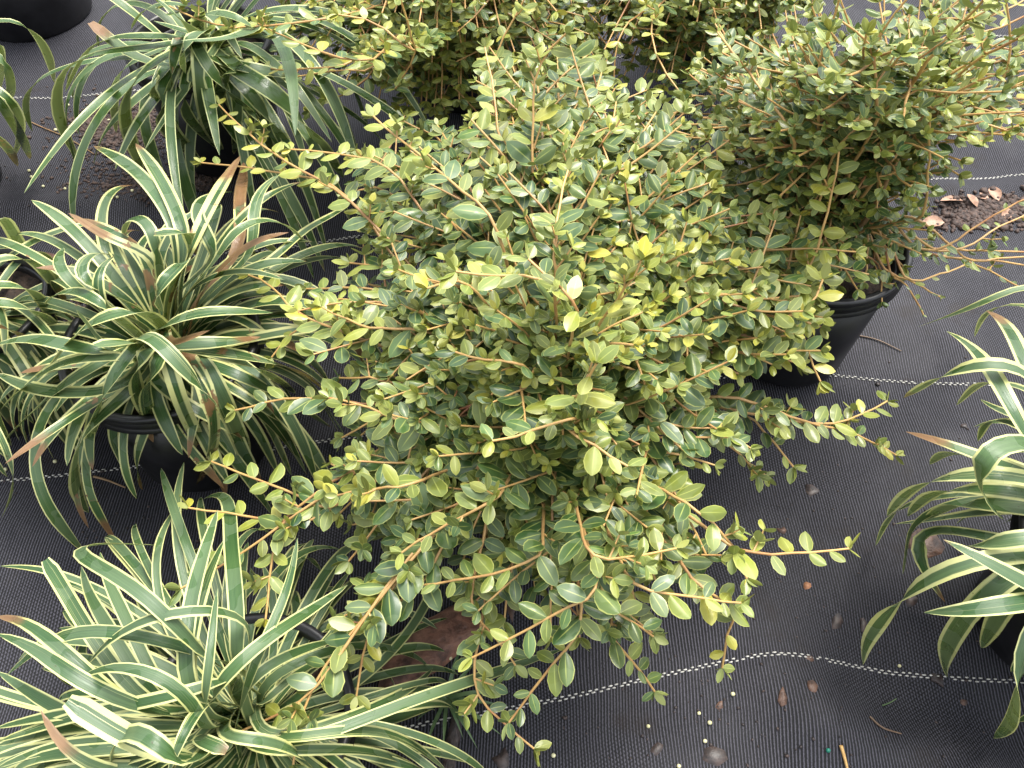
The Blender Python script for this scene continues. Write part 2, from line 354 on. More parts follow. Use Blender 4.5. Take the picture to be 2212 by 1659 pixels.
class Shrub:
    def __init__(s, name, base, label, leaf=.020, yel=.3):
        s.e = tag(empty(name, base), label, 'shrub', None); s.base = np.array(base, float); s.br = []; s.lv = []; s.leaf = leaf; s.yel = yel
    def add_leaf(s, b, p, d, n, L, y):
        d = nz(d); n = nz(n - np.dot(n, d) * d)
        ci = int(np.clip(round(rng.normal(.4 + y * 4, .7)), 0, 5)); ci = 5 if rng.random() < .004 else ci; s.lv.append((b, p, d, n, L, ci, int(rng.integers(6))))
    def leaves_on(s, b, P, L, start, space, y, up, droop=0.0, endw=True):
        seg = np.r_[0, np.cumsum(np.linalg.norm(np.diff(P, axis=0), axis=1))]; tot = seg[-1]; T = nz(np.gradient(P, axis=0))
        q = tot * start; side = 1; tw = []
        while q < tot:
            i = min(np.searchsorted(seg, q), len(P) - 1); t = T[i]; ss = nz(np.cross(t, UP + rng.normal(0, .15, 3))); nn = np.cross(ss, t)
            fr = q / tot; bang = rng.uniform(-.35, .75); rad = ss * side * math.cos(bang) + nn * math.sin(bang)
            d = t * rng.uniform(.35, .85) + rad * .9 + rng.normal(0, .14, 3) - UP * droop
            n = nn * .7 + UP * up * 2.0 + rng.normal(0, .30, 3); d[2] *= .55
            g = L * rng.uniform(.72, 1.2) * (1 - .45 * max(0, fr - .65) / .35)
            s.add_leaf(b, P[i], d, n, g, y + .60 * max(0, fr - .62) - .55 * max(0, .78 - fr) + rng.normal(0, .07))  # inner leaves darker: older growth, plus interior shade put into the colour
            if rng.random() < .16 and fr < .92: tw.append((P[i], nz(rad * .9 + t * .6 + UP * .35)))
            side = -side; q += space * rng.uniform(.55, 1.3)
        if endw:
            t = T[-1]; a0 = rng.random() * 6
            for k in range(int(rng.integers(3, 6))):
                a = a0 + k * 2.4; ss = nz(np.cross(t, UP + .01)); nn = np.cross(ss, t); rad = ss * math.cos(a) + nn * math.sin(a)
                s.add_leaf(b, P[-1], t * .8 + rad * .6, t * .6 - rad * .4 + UP * .5, L * rng.uniform(.35, .62), y + .35)
        return tw
    def rosette(s, b, p, d, y):
        ln = rng.uniform(.006, .018); Q = np.array([p, p + d * ln * .5, p + d * ln + UP * .002]); m = int(rng.integers(5, 9))
        t = nz(d + UP * .5); a0 = rng.random() * 6; ss = nz(np.cross(t, (.3, .9, .1))); nn = np.cross(ss, t)
        for k in range(m):
            a = a0 + k * 2.4; rad = ss * math.cos(a) + nn * math.sin(a)
            s.add_leaf(b, Q[min(2, 1 + k % 2)], t * (.35 + .09 * k) + rad * .8, t * .8 - rad * .2, s.leaf * rng.uniform(.42, .70), y + .18)
        return tube(Q, .0008, .0006, .2, 0, 5)
    def sprig(s, P, L=None, start=.3, space=.0125, y=None, up=.6, r=.0017, twigs=0, droop=0., age=.5, n=16, ros=1.0):
        L = L or s.leaf; L = (L if L < .0205 else .0205 + (L - .0205) * .5) * 1.10; space *= .84; y = s.yel if y is None else y; P = spline(P, n, 2); b = len(s.br)
        wob = rng.normal(0, .0005, P.shape); wob[0] = 0; P = P + wob
        parts = [tube(P, r, .0008, age, 0)]; s.br.append(parts)
        for p, d in s.leaves_on(b, P, L, start, space, y, up, droop):
            if rng.random() < ros: parts.append(s.rosette(b, p, d, y))
        T = nz(np.gradient(P, axis=0))
        for _ in range(twigs):
            i = int(rng.integers(int(n * .35), n - 2)); t = T[i]; ss = nz(np.cross(t, UP)) * rng.choice([-1, 1])
            ln = rng.uniform(.03, .075); d = nz(t * .7 + ss * rng.uniform(.4, .9) + UP * rng.uniform(-.1, .6))
            Q = spline([P[i], P[i] + d * ln * .5, P[i] + d * ln + UP * rng.uniform(-.008, .012)], 7)
            parts.append(tube(Q, r * .6, .0007, .3, 0, 5)); s.leaves_on(b, Q, L * rng.uniform(.7, .95), .15, space * .85, y, up, droop)
    def mass(s, poly, n, zf, root_r=.03, twigs=4, L=None, y=None, zjit=.025, start=.45, up=.7):
        poly = np.array(poly, float); lo, hi = poly.min(0), poly.max(0); k = 0
        done = []; tries = 0; bestp = None; bd = -1
        while k < n:
            p = lo + rng.random(2) * (hi - lo)
            a, b_ = poly, np.roll(poly, -1, 0)
            c = ((a[:, 1] > p[1]) != (b_[:, 1] > p[1])) & (p[0] < (b_[:, 0] - a[:, 0]) * (p[1] - a[:, 1]) / (b_[:, 1] - a[:, 1] + 1e-9) + a[:, 0])
            if c.sum() % 2 == 0: continue
            dm = min([math.hypot(*(p - o)) for o in done] or [1e9]); tries += 1
            if dm > bd: bd, bestp = dm, p
            if tries < 5: continue
            p = bestp; done.append(p); tries = 0; bd = -1
            k += 1; tip = at(p[0], p[1], zf(p[0], p[1]) + rng.uniform(-1, 1) * zjit); an = rng.random() * 6.28
            rt = s.base + np.array([math.cos(an), math.sin(an), 0]) * root_r * rng.random(); h = tip - rt; hd = np.linalg.norm(h[:2])
            if tip[2] < .03: tip[2] = .03
            mid = rt + h * .38 + UP * (.045 + .10 * hd + .25 * max(0, h[2])); mid2 = rt + h * .74 + UP * (.03 + .08 * hd)
            s.sprig([rt, mid, mid2, tip], L=L, y=(s.yel if y is None else y) + rng.normal(0, .08), twigs=twigs, start=start, space=.0125, r=rng.uniform(.0014, .0021), up=up, n=14, age=1.)
    def build(s, cap=300):
        objs = []
        for parts in s.br:
            off = 0; VV, FF, AA = [], [], []
            for V, F_, A in parts: VV.append(V - s.base); FF.append(F_ + off); AA.append(A); off += len(V)
            A = np.concatenate(AA); t = np.stack([A, A * 0 + .5, A * 0 + rng.random(), A * 0 + 1], 1)
            objs.append(obj('branch', new_mesh('branch', np.vstack(VV), np.vstack(FF), M_STEM, None, t), s.e))
        P = np.array([l[1] for l in s.lv]); D = np.array([l[2] for l in s.lv]); N = np.array([l[3] for l in s.lv]); L = np.array([l[4] for l in s.lv]); C = np.cross(D, N)
        best = {}; cell = 13.
        for f in (.25, .45, .65, .85):                       # which leaves show most: these become parts of their own
            q = proj(P + D * (L * f)[:, None])
            for i in range(len(L)):
                if -20 < q[i, 0] < 2232 and -20 < q[i, 1] < 1680:
                    key = (int(q[i, 0] // cell), int(q[i, 1] // cell))
                    if key not in best or q[i, 2] < best[key][0]: best[key] = (q[i, 2], i)
        score = np.zeros(len(L))
        for dpt, i in best.values(): score[i] += L[i] / dpt
        top = set(np.argsort(-score)[:cap].tolist()); VV, FF, UU, TT = [], [], [], []; off = 0
        for i, (b, p, d, n, l, ci, si) in enumerate(s.lv):
            V, U, t, me = LV[ci][si]
            if i in top and score[i] > 0:
                o = obj('leaf', me, objs[b]); m = np.eye(4); m[:3, 0] = C[i] * l; m[:3, 1] = d * l; m[:3, 2] = n * l; m[:3, 3] = p - s.base
                o.matrix_local = Matrix(m.tolist())
            else:
                VV.append(p - s.base + l * (V[:, :1] * C[i] + V[:, 1:2] * d + V[:, 2:] * n)); FF.append(LF + off); off += len(V); UU.append(U)
                tt = np.array(t); tt[1] = np.clip(tt[1] + rng.normal(0, .12), 0, 1); TT.append(np.broadcast_to(tt, (len(V), 4)))
        if VV: obj('foliage', new_mesh('foliage', np.vstack(VV), np.vstack(FF), M_LEAF, np.vstack(UU), np.vstack(TT)), s.e, 'stuff')
        print('SHRUB', s.e.name, 'branches', len(objs), 'leaves', len(s.lv))
def lift(pts, z0, z1, zc=None):
    n = len(pts); zc = (z0 + z1) / 2 if zc is None else zc; out = []
    d = np.r_[0, np.cumsum([math.dist(pts[i], pts[i + 1]) for i in range(n - 1)])]
    for (x, y), q in zip(pts, d / d[-1]):
        z = (1 - q) ** 2 * z0 + 2 * q * (1 - q) * zc + q * q * z1; out.append(at(x, y, z))
    return out

# ---------- main shrub
c = at(1190, 905, .165)
_, top = pot(c[0], c[1], .165, .086, 'black nursery pot hidden under the big central holly shrub')
main = Shrub('holly_shrub', (c[0], c[1], top), 'large spreading holly shrub with serrated oval leaves, sprawling widest over the pale stitched cloth', .0205, .20)
def zmain(px, py):
    return .15 + .155 * math.exp(-((px - 1220) / 480) ** 2 - ((py - 640) / 480) ** 2) + .05 * math.exp(-((px - 1200) / 200) ** 2 - ((py - 170) / 140) ** 2)
polyM = [(740, 330), (840, 270), (1010, 260), (1080, 160), (1160, 110), (1270, 120), (1330, 230), (1430, 270), (1500, 380), (1620, 480), (1760, 580), (1700, 680), (1560, 740),
         (1640, 880), (1560, 990), (1480, 1080), (1540, 1200), (1500, 1310), (1340, 1340), (1220, 1390), (1090, 1350), (990, 1280), (860, 1220), (740, 1230), (700, 1130), (790, 1050),
         (720, 960), (780, 880), (720, 790), (640, 690), (640, 610), (740, 560), (800, 500)]
main.mass(polyM, 165, zmain, twigs=3, start=.42)
main.mass([(1560, 600), (1700, 600), (1800, 680), (1740, 790), (1620, 820), (1560, 720)], 14, lambda px, py: .21, twigs=3, start=.5, y=.42)
main.mass([(1430, 400), (1560, 430), (1700, 500), (1810, 580), (1800, 640), (1700, 670), (1580, 720), (1480, 640)], 32, lambda px, py: .25, twigs=4, start=.5, y=.40)
main.mass([(1080, 140), (1170, 100), (1280, 130), (1440, 260), (1480, 360), (1300, 380), (1080, 330)], 24, lambda px, py: .30, twigs=3, start=.5, y=.28)
main.mass([(1270, 140), (1400, 210), (1540, 320), (1700, 470), (1620, 530), (1450, 430), (1300, 310)], 30, lambda px, py: .25, twigs=4, start=.5, y=.26)
def sg(sh, pts, z0, z1, zc=None, root=True, **kw):
    P = lift(pts, z0, z1, zc)
    if root:
        a = P[0]; rt = sh.base + rng.normal(0, .012, 3) * [1, 1, 0]
        mid = rt * .45 + a * .55 + UP * (.012 if z0 > .2 else .05); L0 = np.linalg.norm(P[0] - mid) + np.linalg.norm(mid - rt); L1 = sum(np.linalg.norm(P[i + 1] - P[i]) for i in range(len(P) - 1))
        fr = L0 / (L0 + L1); st_ = kw.get('start'); kw['start'] = max(.12, fr * .5) if st_ is None else fr + (st_ - .04) * (1 - fr); P = [rt, mid] + P; kw.setdefault('n', 22)
    sh.sprig(P, **kw)
Y = .55
sg(main, P1([(2212, 1250), (1950, 1110), (1750, 980), (1650, 900), (1520, 790), (1400, 670)]), .26, .23, y=Y, L=.019, space=.017, droop=.1)
sg(main, P1([(2212, 1225), (2000, 1150), (1750, 1100), (1550, 1075), (1390, 1045), (1290, 1040)]), .25, .20, y=.62, L=.017, space=.018)
sg(main, P1([(2500, 1060), (2212, 1010), (2050, 965), (1870, 960)]), .27, .25, y=.35)
sg(main, P4([(2172, 520), (1980, 430), (1850, 400), (1780, 300), (1700, 200), (1560, 150)]), .24, .21, y=.55, space=.013)
sg(main, P4([(2172, 430), (2000, 410), (1900, 480), (1800, 545), (1710, 670)]), .24, .20, y=.42)
sg(main, P4([(2172, 945), (1900, 920), (1700, 940), (1600, 970), (1480, 1000)]), .22, .20, y=.30)
sg(main, P4([(2100, 1640), (1950, 1580), (1800, 1510), (1600, 1430), (1450, 1380), (1330, 1320)]), .20, .17, y=.35, space=.015)
sg(main, P7([(2100, -100), (1850, 60), (1700, 200), (1500, 310), (1330, 400), (1160, 510)]), .20, .17, y=.15, space=.015)
sg(main, P7([(2000, 100), (1800, 90), (1600, 50), (1400, 15), (1210, -5)]), .19, .17, y=.4, space=.022)
sg(main, P7([(1850, 20), (1780, 130), (1740, 320), (1700, 520), (1695, 710)]), .19, .16, y=.3)
sg(main, P7([(2204, 850), (2050, 1000), (1950, 1200), (1890, 1450), (1870, 1640)]), .19, .16, y=.12, space=.017)
sg(main, P7([(2000, 1180), (1880, 1260), (1700, 1350), (1450, 1450), (1340, 1510)]), .18, .15, y=.15, space=.020)
sg(main, P8([(1000, -50), (880, 10), (700, 90), (580, 170), (400, 270)]), .27, .23, y=.25)
sg(main, P8([(1300, 330), (1190, 355), (900, 440), (700, 470), (505, 500)]), .25, .20, y=.20)
sg(main, P8([(1680, 540), (1560, 585), (1350, 690), (1150, 810), (1000, 880), (850, 950)]), .25, .19, y=.18, space=.013)
sg(main, P8([(1560, 740), (1500, 830), (1400, 950), (1280, 1110), (1180, 1240), (1090, 1370)]), .22, .15, y=.18)
sg(main, P8([(860, 1020), (860, 1150), (970, 1330), (1080, 1400), (1180, 1480), (1240, 1530)]), .15, .12, y=.30, space=.014)
sg(main, P8([(1700, 600), (1750, 640), (1860, 720), (2010, 820)]), .22, .18, y=.12)
sg(main, P8([(1750, 800), (1800, 900), (1900, 1020), (1970, 1100), (2020, 1170)]), .18, .12, y=.08, space=.014)
sg(main, P8([(1600, 320), (1810, 310), (1970, 290), (2150, 260)]), .27, .24, y=.20)
sg(main, P8([(820, 620), (900, 700), (980, 800), (1060, 910), (1130, 1000)]), .19, .15, y=.10)
sg(main, P8([(480, 560), (330, 630), (250, 560), (100, 650), (30, 700)]), .19, .16, y=.15)
sg(main, P8([(400, 380), (250, 590), (150, 720), (40, 840), (0, 960)]), .19, .15, y=.20)
sg(main, P8([(250, 640), (190, 800), (140, 1000), (110, 1190)]), .18, .14, y=.45, space=.016)
sg(main, P9([(-300, 480), (0, 550), (200, 585), (390, 605)]), .25, .22, y=.2)
sg(main, P9([(200, 560), (390, 605), (335, 730), (300, 850), (275, 1020)]), .22, .14, y=.42, space=.016)
sg(main, P9([(250, 180), (430, 310), (620, 297), (800, 280), (1080, 260)]), .24, .21, y=.36, L=.026, space=.018, up=1.1, start=.1)
sg(main, P9([(100, 0), (300, 170), (400, 300), (430, 450)]), .25, .22, y=.38)
sg(main, P6([(300, 1000), (590, 1050), (800, 1080), (960, 1110), (1090, 1060), (1310, 940)]), .20, .17, y=.36, space=.014)
sg(main, P6([(800, 1080), (960, 1110), (1150, 1160), (1250, 1230), (1370, 1290)]), .19, .14, y=.36, L=.017)
sg(main, P6([(120, 960), (230, 990), (420, 1020), (530, 1120), (620, 1230), (720, 1360)]), .20, .15, y=.16)
sg(main, P6([(150, 1080), (240, 1150), (330, 1240), (430, 1320), (550, 1420)]), .18, .12, y=.26, L=.018)
sg(main, P6([(-100, 380), (150, 370), (350, 375), (500, 390), (690, 445), (590, 520)]), .27, .25, y=.40, start=.75, r=.0026, L=.027)
sg(main, P6([(500, 390), (690, 445), (850, 370), (870, 260), (900, 180)]), .26, .29, y=.46, L=.028, start=.5)
sg(main, P6([(690, 445), (790, 500), (810, 650), (840, 740), (890, 830)]), .25, .22, y=.42, L=.028, start=.3)
sg(main, P6([(0, 300), (10, 390), (40, 560), (60, 800), (115, 1040)]), .29, .24, y=.52, L=.024)
sg(main, P3([(800, 1800), (870, 1640), (920, 1480), (970, 1250), (1010, 1080), (1030, 960)]), .26, .36, y=.50, L=.021, space=.016)
sg(main, P2([(1000, 1400), (880, 1310), (700, 1140), (500, 980), (350, 860), (220, 750)]), .34, .33, y=.45, L=.021, space=.014)
sg(main, P2([(1380, 1700), (1385, 1580), (1400, 1350), (1440, 1180), (1470, 1090)]), .36, .38, y=.30, L=.022)
sg(main, P2([(1240, 600), (1260, 500), (1300, 380), (1350, 280), (1450, 215)]), .37, .41, y=.30, L=.025)
sg(main, P2([(1040, 900), (1000, 700), (980, 500), (940, 300)]), .33, .36, y=.3)
sg(main, P2([(960, 500), (1040, 280), (1090, 180), (1170, 60), (1200, -20)]), .30, .36, y=.3, L=.024)
sg(main, P5([(1350, 200), (1200, 160), (950, 155), (740, 135)]), .37, .37, y=.2, L=.023)
sg(main, P5([(800, 190), (560, 235)]), .34, .34, y=.5)
sg(main, P5([(1500, 330), (1330, 180), (1200, 50)]), .38, .39, y=.3, L=.024)
sg(main, P5([(1150, 700), (1000, 690), (850, 675), (730, 640)]), .32, .31, y=.15)
sg(main, P5([(500, 1090), (350, 1060), (220, 1000), (90, 940), (-60, 930)]), .25, .23, y=.25)
sg(main, P5([(1500, 1050), (1370, 1080), (1150, 1160), (970, 1200)]), .33, .32, y=.22, L=.023)
sg(main, P5([(1450, 1130), (1600, 1230), (1820, 1360)]), .32, .31, y=.3, L=.025)
sg(main, P5([(1500, 900), (1580, 820), (1620, 700)]), .36, .39, y=.34, L=.026)
sg(main, P5([(1750, 300), (1850, 200), (1900, 60)]), .37, .40, y=.55, L=.025)
sg(main, P5([(1700, 560), (1760, 570), (1850, 600)]), .34, .34, y=.6, L=.014)
sg(main, P5([(500, 480), (300, 500), (160, 480), (-100, 360)]), .27, .25, y=.45)
sg(main, P5([(300, 820), (180, 800), (0, 800)]), .24, .22, y=.15)
sg(main, P5([(420, 1480), (200, 1490), (0, 1540)]), .25, .22, y=.35)
main.build()

# ---------- right shrub in its pot
rc = at(1772, 512, .165)
_, top = pot(rc[0], rc[1], .165, .086, 'black ribbed nursery pot with wide rim showing beside the bare cloth and stitched line')
rs = Shrub('holly_shrub', (rc[0], rc[1], top), 'holly shrub with upright bare orange stems growing from the exposed black pot', .0165, .18)
zR = lambda px, py: .24 + .20 * math.exp(-((px - 1850) / 380) ** 2 - ((py - 150) / 260) ** 2)
rs.mass([(1500, 170), (1560, 60), (1650, 90), (1800, 40), (1900, 60), (2000, 120), (2180, 60), (2260, 200), (2160, 300), (2060, 400), (2000, 440), (1900, 450), (1800, 470), (1640, 450), (1540, 380), (1480, 280)], 50, zR, twigs=4, up=.4, zjit=.04, start=.45)
rs.mass([(1440, 160), (1560, 120), (1680, 160), (1650, 380), (1500, 360)], 26, lambda px, py: .26, twigs=4, up=.4, start=.45)
rs.mass([(1950, -20), (2240, -40), (2300, 150), (2240, 330), (2080, 360), (1980, 200)], 28, lambda px, py: .35, twigs=3, up=.4, start=.4, y=.28)
rs.mass([(1650, 540), (1900, 530), (1940, 600), (1800, 640), (1680, 620)], 12, lambda px, py: .19, twigs=3, up=.4, start=.3)
rs.mass([(1520, 330), (1700, 300), (1900, 380), (2050, 420), (1990, 480), (1850, 490), (1720, 560), (1600, 520), (1540, 460)], 30, lambda px, py: .20, twigs=3, up=.4, zjit=.03, start=.4, root_r=.045)
r_ = lambda pts, z0, z1, zc=None, **kw: sg(rs, pts, z0, z1, zc, up=.2, **kw)
r_(P3([(1060, 880), (1250, 740), (1400, 650), (1540, 570)]), .36, .40, y=.3)
r_(P3([(1400, 1000), (1490, 790), (1700, 740), (1900, 730), (2250, 715)]), .33, .38, y=.25, start=.3, r=.002)
r_(P3([(1500, 520), (1620, 370), (1700, 260), (1800, 150), (1980, -30)]), .40, .50, y=.3, r=.0028, age=.1)
r_(P3([(1700, 560), (1850, 430), (2000, 330), (2240, 215)]), .38, .46, y=.3, r=.0026, age=.1)
r_(P3([(1500, 800), (1640, 680), (1850, 550), (2020, 480)]), .36, .42, y=.45)
r_(P3([(1000, 420), (1180, 330), (1350, 310), (1600, 300)]), .42, .43, y=.35, L=.021)
r_(P3([(800, 900), (580, 830), (400, 800), (100, 800), (-20, 790)]), .33, .30, y=.35, L=.011, space=.009)
r_(P3([(900, 960), (700, 930), (450, 915), (200, 890), (-20, 875)]), .32, .28, y=.4, L=.011, space=.011)
r_(P3([(750, 880), (620, 720), (520, 540), (400, 400), (320, 300), (250, 200)]), .35, .37, y=.15, r=.0022)
r_(P3([(1580, 1400), (1590, 1330), (1600, 1050), (1605, 780)]), .28, .38, y=.2, L=.013)
r_(P3([(1150, 1480), (1250, 1330), (1330, 1170), (1400, 1010), (1480, 850), (1450, 700), (1380, 560), (1310, 420)]), .22, .42, .32, y=.25, start=.45, r=.0032, age=1)
r_(P3([(1600, 800), (1900, 770), (2050, 820), (2230, 885)]), .34, .34, y=.3, r=.002)
r_(P3([(1250, 1540), (1500, 1580), (1800, 1600), (2250, 1620)]), .20, .16, y=.1, L=.011, space=.03, ros=.3)
r_(P3([(1500, 1600), (1700, 1600), (1900, 1450), (2100, 1330), (2250, 1260)]), .19, .24, y=.15, L=.011, space=.028, ros=.3)
r_(P3([(1600, 1610), (1830, 1600), (2000, 1480), (2250, 1360)]), .19, .20, y=.15, L=.011, space=.028, ros=.3)
r_(P6([(1100, -20), (1180, 20), (1270, 100), (1280, 320)]), .20, .16, y=.15, L=.013)
r_(P6([(1250, 60), (1330, 150), (1500, 200), (1640, 290)]), .19, .15, y=.15, L=.012, space=.02, ros=.4)
r_(P6([(1400, 170), (1520, 190), (1650, 140), (1800, 90)]), .18, .18, y=.2, L=.011, space=.025, ros=.2)
r_(P6([(1330, 150), (1420, 190), (1480, 290), (1535, 400)]), .18, .14, y=.2, L=.011, space=.02, ros=.2)
r_(P6([(1400, -20), (1600, 20), (1850, 60), (2250, 30)]), .18, .17, y=.2, L=.011, space=.03, ros=.2)
r_(P6([(1500, 0), (1750, 50), (1950, 120), (2160, 235)]), .18, .14, y=.2, L=.011, space=.025, ros=.2)
r_(P6([(1800, 60), (1980, 50), (2250, 110)]), .18, .16, y=.2, L=.011, space=.03, ros=.2)
r_(P3([(900, 700), (870, 400), (1000, 100), (1050, -60)]), .38, .47, y=.3, r=.002)
r_(P3([(1300, 700), (1200, 300), (1400, 50), (1500, -60)]), .40, .48, y=.3, r=.002)
r_(P3([(2100, 500), (2110, 300), (2120, 100), (2100, 20)]), .36, .42, y=.3)
rs.build()

# ---------- back shrubs
bc = at(985, -50, .165)
_, top = pot(bc[0], bc[1], .165, .086, 'black nursery pot under the yellow green holly shrub beside the dark green strap plant')
b1 = Shrub('holly_shrub', (bc[0], bc[1], top), 'bushy yellow green holly shrub next to the dark green strap plant in its pot', .0185, .34)
zB = lambda px, py: .14 + .18 * math.exp(-((px - 980) / 330) ** 2 - ((py + 20) / 160) ** 2)
b1.mass([(560, 60), (640, -60), (900, -260), (1250, -200), (1330, -20), (1330, 150), (1200, 220), (1050, 250), (900, 230), (760, 190), (640, 160)], 135, zB, up=.6)
b1.mass([(700, 120), (880, 100), (1050, 130), (1200, 150), (1150, 230), (1000, 260), (860, 230), (740, 200)], 34, lambda px, py: .13, up=.6, start=.35, twigs=4)
b1_ = lambda pts, z0, z1, **kw: sg(b1, pts, z0, z1, None, **kw)
b1_(P1([(2350, 420), (2100, 340), (1950, 290), (1750, 210), (1600, 150), (1430, 95)]), .30, .27, y=.45)
b1_(P1([(2100, 120), (1700, 170), (1500, 190), (1300, 150), (1200, 100), (1050, 30)]), .30, .28, y=.5)
b1_(P1([(2400, 440), (2212, 450), (2050, 460), (1900, 490)]), .26, .23, y=.5)
b1_(P1([(2212, 420), (1950, 430), (1750, 470), (1640, 400)]), .26, .22, y=.5)
b1_(P1([(2350, 520), (2212, 590), (2050, 680), (1980, 720)]), .20, .15, y=.3)
b1_(P2([(350, 600), (420, 480), (500, 330), (520, 250)]), .22, .30, y=.3)
b1_(P2([(480, 350), (480, 200), (430, 80), (390, -20)]), .32, .38, y=.3)
b1_(P2([(480, 350), (300, 140), (150, 80), (0, 90)]), .32, .34, y=.4)
b1.build()
b2c = at(1560, -110, .165)
_, top = pot(b2c[0], b2c[1], .165, .086, 'black nursery pot under the holly shrub that stands between two other hollies')
b2 = Shrub('holly_shrub', (b2c[0], b2c[1], top), 'green holly shrub standing between the yellow green one and the orange stemmed one', .0175, .22)
b2.mass([(1280, -60), (1400, -180), (1700, -220), (1850, -60), (1760, 60), (1660, 140), (1540, 180), (1400, 200), (1300, 170)], 125, lambda px, py: .14 + .17 * math.exp(-((px - 1540) / 260) ** 2 - ((py + 60) / 160) ** 2), up=.5)
b2.mass([(1380, 60), (1560, 60), (1700, 90), (1640, 190), (1520, 170), (1420, 200)], 26, lambda px, py: .16, up=.6, start=.35, twigs=4)
b2.mass([(1180, -40), (1300, -60), (1420, 0), (1400, 120), (1280, 110)], 16, lambda px, py: .22, up=.6, start=.4, twigs=4)
sg(b2, P2([(2000, 100), (2000, 300), (2080, 480), (2180, 600)]), .30, .27, None, y=.45, L=.02)
sg(b2, P2([(1800, 200), (1780, 400), (1760, 500)]), .26, .22, None, y=.35)
sg(b2, P3([(200, 0), (250, 160), (330, 310)]), .28, .27, None, y=.2)
b2.build()

# ------------------------------------------------------------------ strap-leaved plants
NS = 26
class Strap:
    def __init__(s, crown, label, mat, width=.0175, margin=.66, pale=.5, dead=.2, ws=.72):
        s.c = np.array(crown, float); s.e = tag(empty('strap_leaf_plant', crown), label, 'plant', None)
        s.mat = mat; s.w = width; s.mg = margin; s.pale = pale; s.dead = dead; s.k = 0; s.ws = ws
    def ribbon(s, P, w=None, dead=None, margin=None, pale=None, twist=0., keel=.22, blunt=False):
        w = (w or s.w) * .5 * s.ws; P = spline(P, NS, 7); P[:, 2] = np.maximum(P[:, 2], gz(P[:, 0], P[:, 1]) + .003)
        T = nz(np.gradient(P, axis=0)); side = np.cross(T, UP + .15 * (FWD * [1, 1, 0])); prev = None; SS = []
        for i in range(NS):
            q = side[i]
            if np.linalg.norm(q) < .12 and prev is not None: q = prev - np.dot(prev, T[i]) * T[i]
            q = nz(q)
            if prev is not None:
                if np.dot(q, prev) < 0: q = -q
                q = nz(q + prev * .8); q = nz(q - np.dot(q, T[i]) * T[i])
            prev = q; SS.append(q)
        SS = np.array(SS); NN = np.cross(SS, T); flip = np.where(NN[:, 2:] < 0, -1, 1); NN = NN * np.sign(NN[:NS // 2, 2].mean() or 1)
        a = twist * np.linspace(0, 1, NS)[:, None]; S2 = SS * np.cos(a) + NN * np.sin(a); N2 = NN * np.cos(a) - SS * np.sin(a)
        t = np.linspace(0, 1, NS); prof = np.minimum(1, .55 + t * 2.2) * (np.clip((1 - t) / .22, 0, 1) ** .52 if not blunt else np.clip((1.02 - t) / .05, .55, 1))
        prof = np.maximum(prof, .03); V, U = [], []
        rip = .06 * np.sin(t * rng.uniform(10, 22) + rng.random() * 6)
        for i in range(NS):
            for u in (-1, -.5, 0, .5, 1):
                V.append(P[i] + S2[i] * u * w * prof[i] + N2[i] * w * prof[i] * (keel * abs(u) ** 1.3 + rip[i] * u)); U.append((u * .5 + .5, t[i]))
        F_ = [(i * 5 + j, i * 5 + j + 1, i * 5 + j + 6, i * 5 + j + 5) for i in range(NS - 1) for j in range(4)]
        dd = (s.dead * rng.random() ** 1.5 * 1.6) if dead is None else dead
        tint = ((s.mg + rng.normal(0, .07)) if margin is None else margin, dd, rng.random(), (s.pale * rng.uniform(0, 1.5)) if pale is None else pale)
        obj('leaf', new_mesh('strap_leaf', np.array(V) - s.c, F_, s.mat, np.array(U), tint), s.e); s.k += 1
    def tr(s, pts, zs, root=True, **kw):
        z0, zc, z1 = zs; P = lift(pts, z0, z1, zc)
        if root:
            a = s.c + rng.normal(0, .010, 3) * [1, 1, 0]
            d = P[0] - a
            if np.linalg.norm(d) > .02: P = [a, a + d * .5 + UP * .02] + P
        s.ribbon(P, **kw)
    def fill(s, n, lo=.24, hi=.42, az=None, el=(35, 85), sag=(90, 190), **kw):
        for _ in range(n):
            a = rng.uniform(0, 360) if az is None else az[int(rng.integers(len(az)))] + rng.normal(0, 16)
            a = R_(a); L = rng.uniform(lo, hi); e0 = rng.uniform(*el); sg_ = rng.uniform(*sag); p = s.c + np.array([math.cos(a), math.sin(a), 0]) * rng.uniform(0, .02); P = [p]; tw = rng.normal(0, .9)
            for i in range(9):
                q = (i + .5) / 9; e = R_(max(-80, e0 - sg_ * q ** 1.25)); aa = a + tw * q
                p = p + L / 9 * np.array([math.cos(aa) * math.cos(e), math.sin(aa) * math.cos(e), math.sin(e)]); p[2] = max(p[2], .006); P.append(p)
            s.ribbon(P, w=s.w * rng.uniform(.7, 1.1), **kw)

def potted(px, py, z, h, r, label, **kw):
    c_ = at(px, py, z); _, t_ = pot(c_[0], c_[1], h, r, label); return (c_[0], c_[1], t_)
# middle left plant: cream edged with rusty dead bands
A = Strap(potted(345, 735, .16, .165, .086, 'black nursery pot under the strap plant with rusty banded leaves'), 'cream striped strap leaved plant with rusty brown banded dead leaves', M_STRAP, .0165, .74, .60, .46, .72)
A.fill(120, .12, .26, az=[0, 30, 60, 120, 150, 180, 205, 330], el=(10, 65), sag=(90, 190))
A.fill(16, .10, .18, az=[230, 260, 290], el=(20, 65), sag=(90, 160))
A.fill(10, .10, .22, el=(10, 60), sag=(60, 160), dead=.65)
A.fill(14, .12, .22, az=[60, 90, 110, 40], el=(40, 80), sag=(60, 120))
a = A.tr
a(P4([(900, 600), (850, 560), (700, 590), (600, 600)]), (.27, .30, .30), w=.020, blunt=True, dead=.0)
a(P4([(880, 560), (900, 480), (960, 510), (1080, 660), (1240, 840), (1370, 980)]), (.28, .33, .22), w=.017, dead=.05)
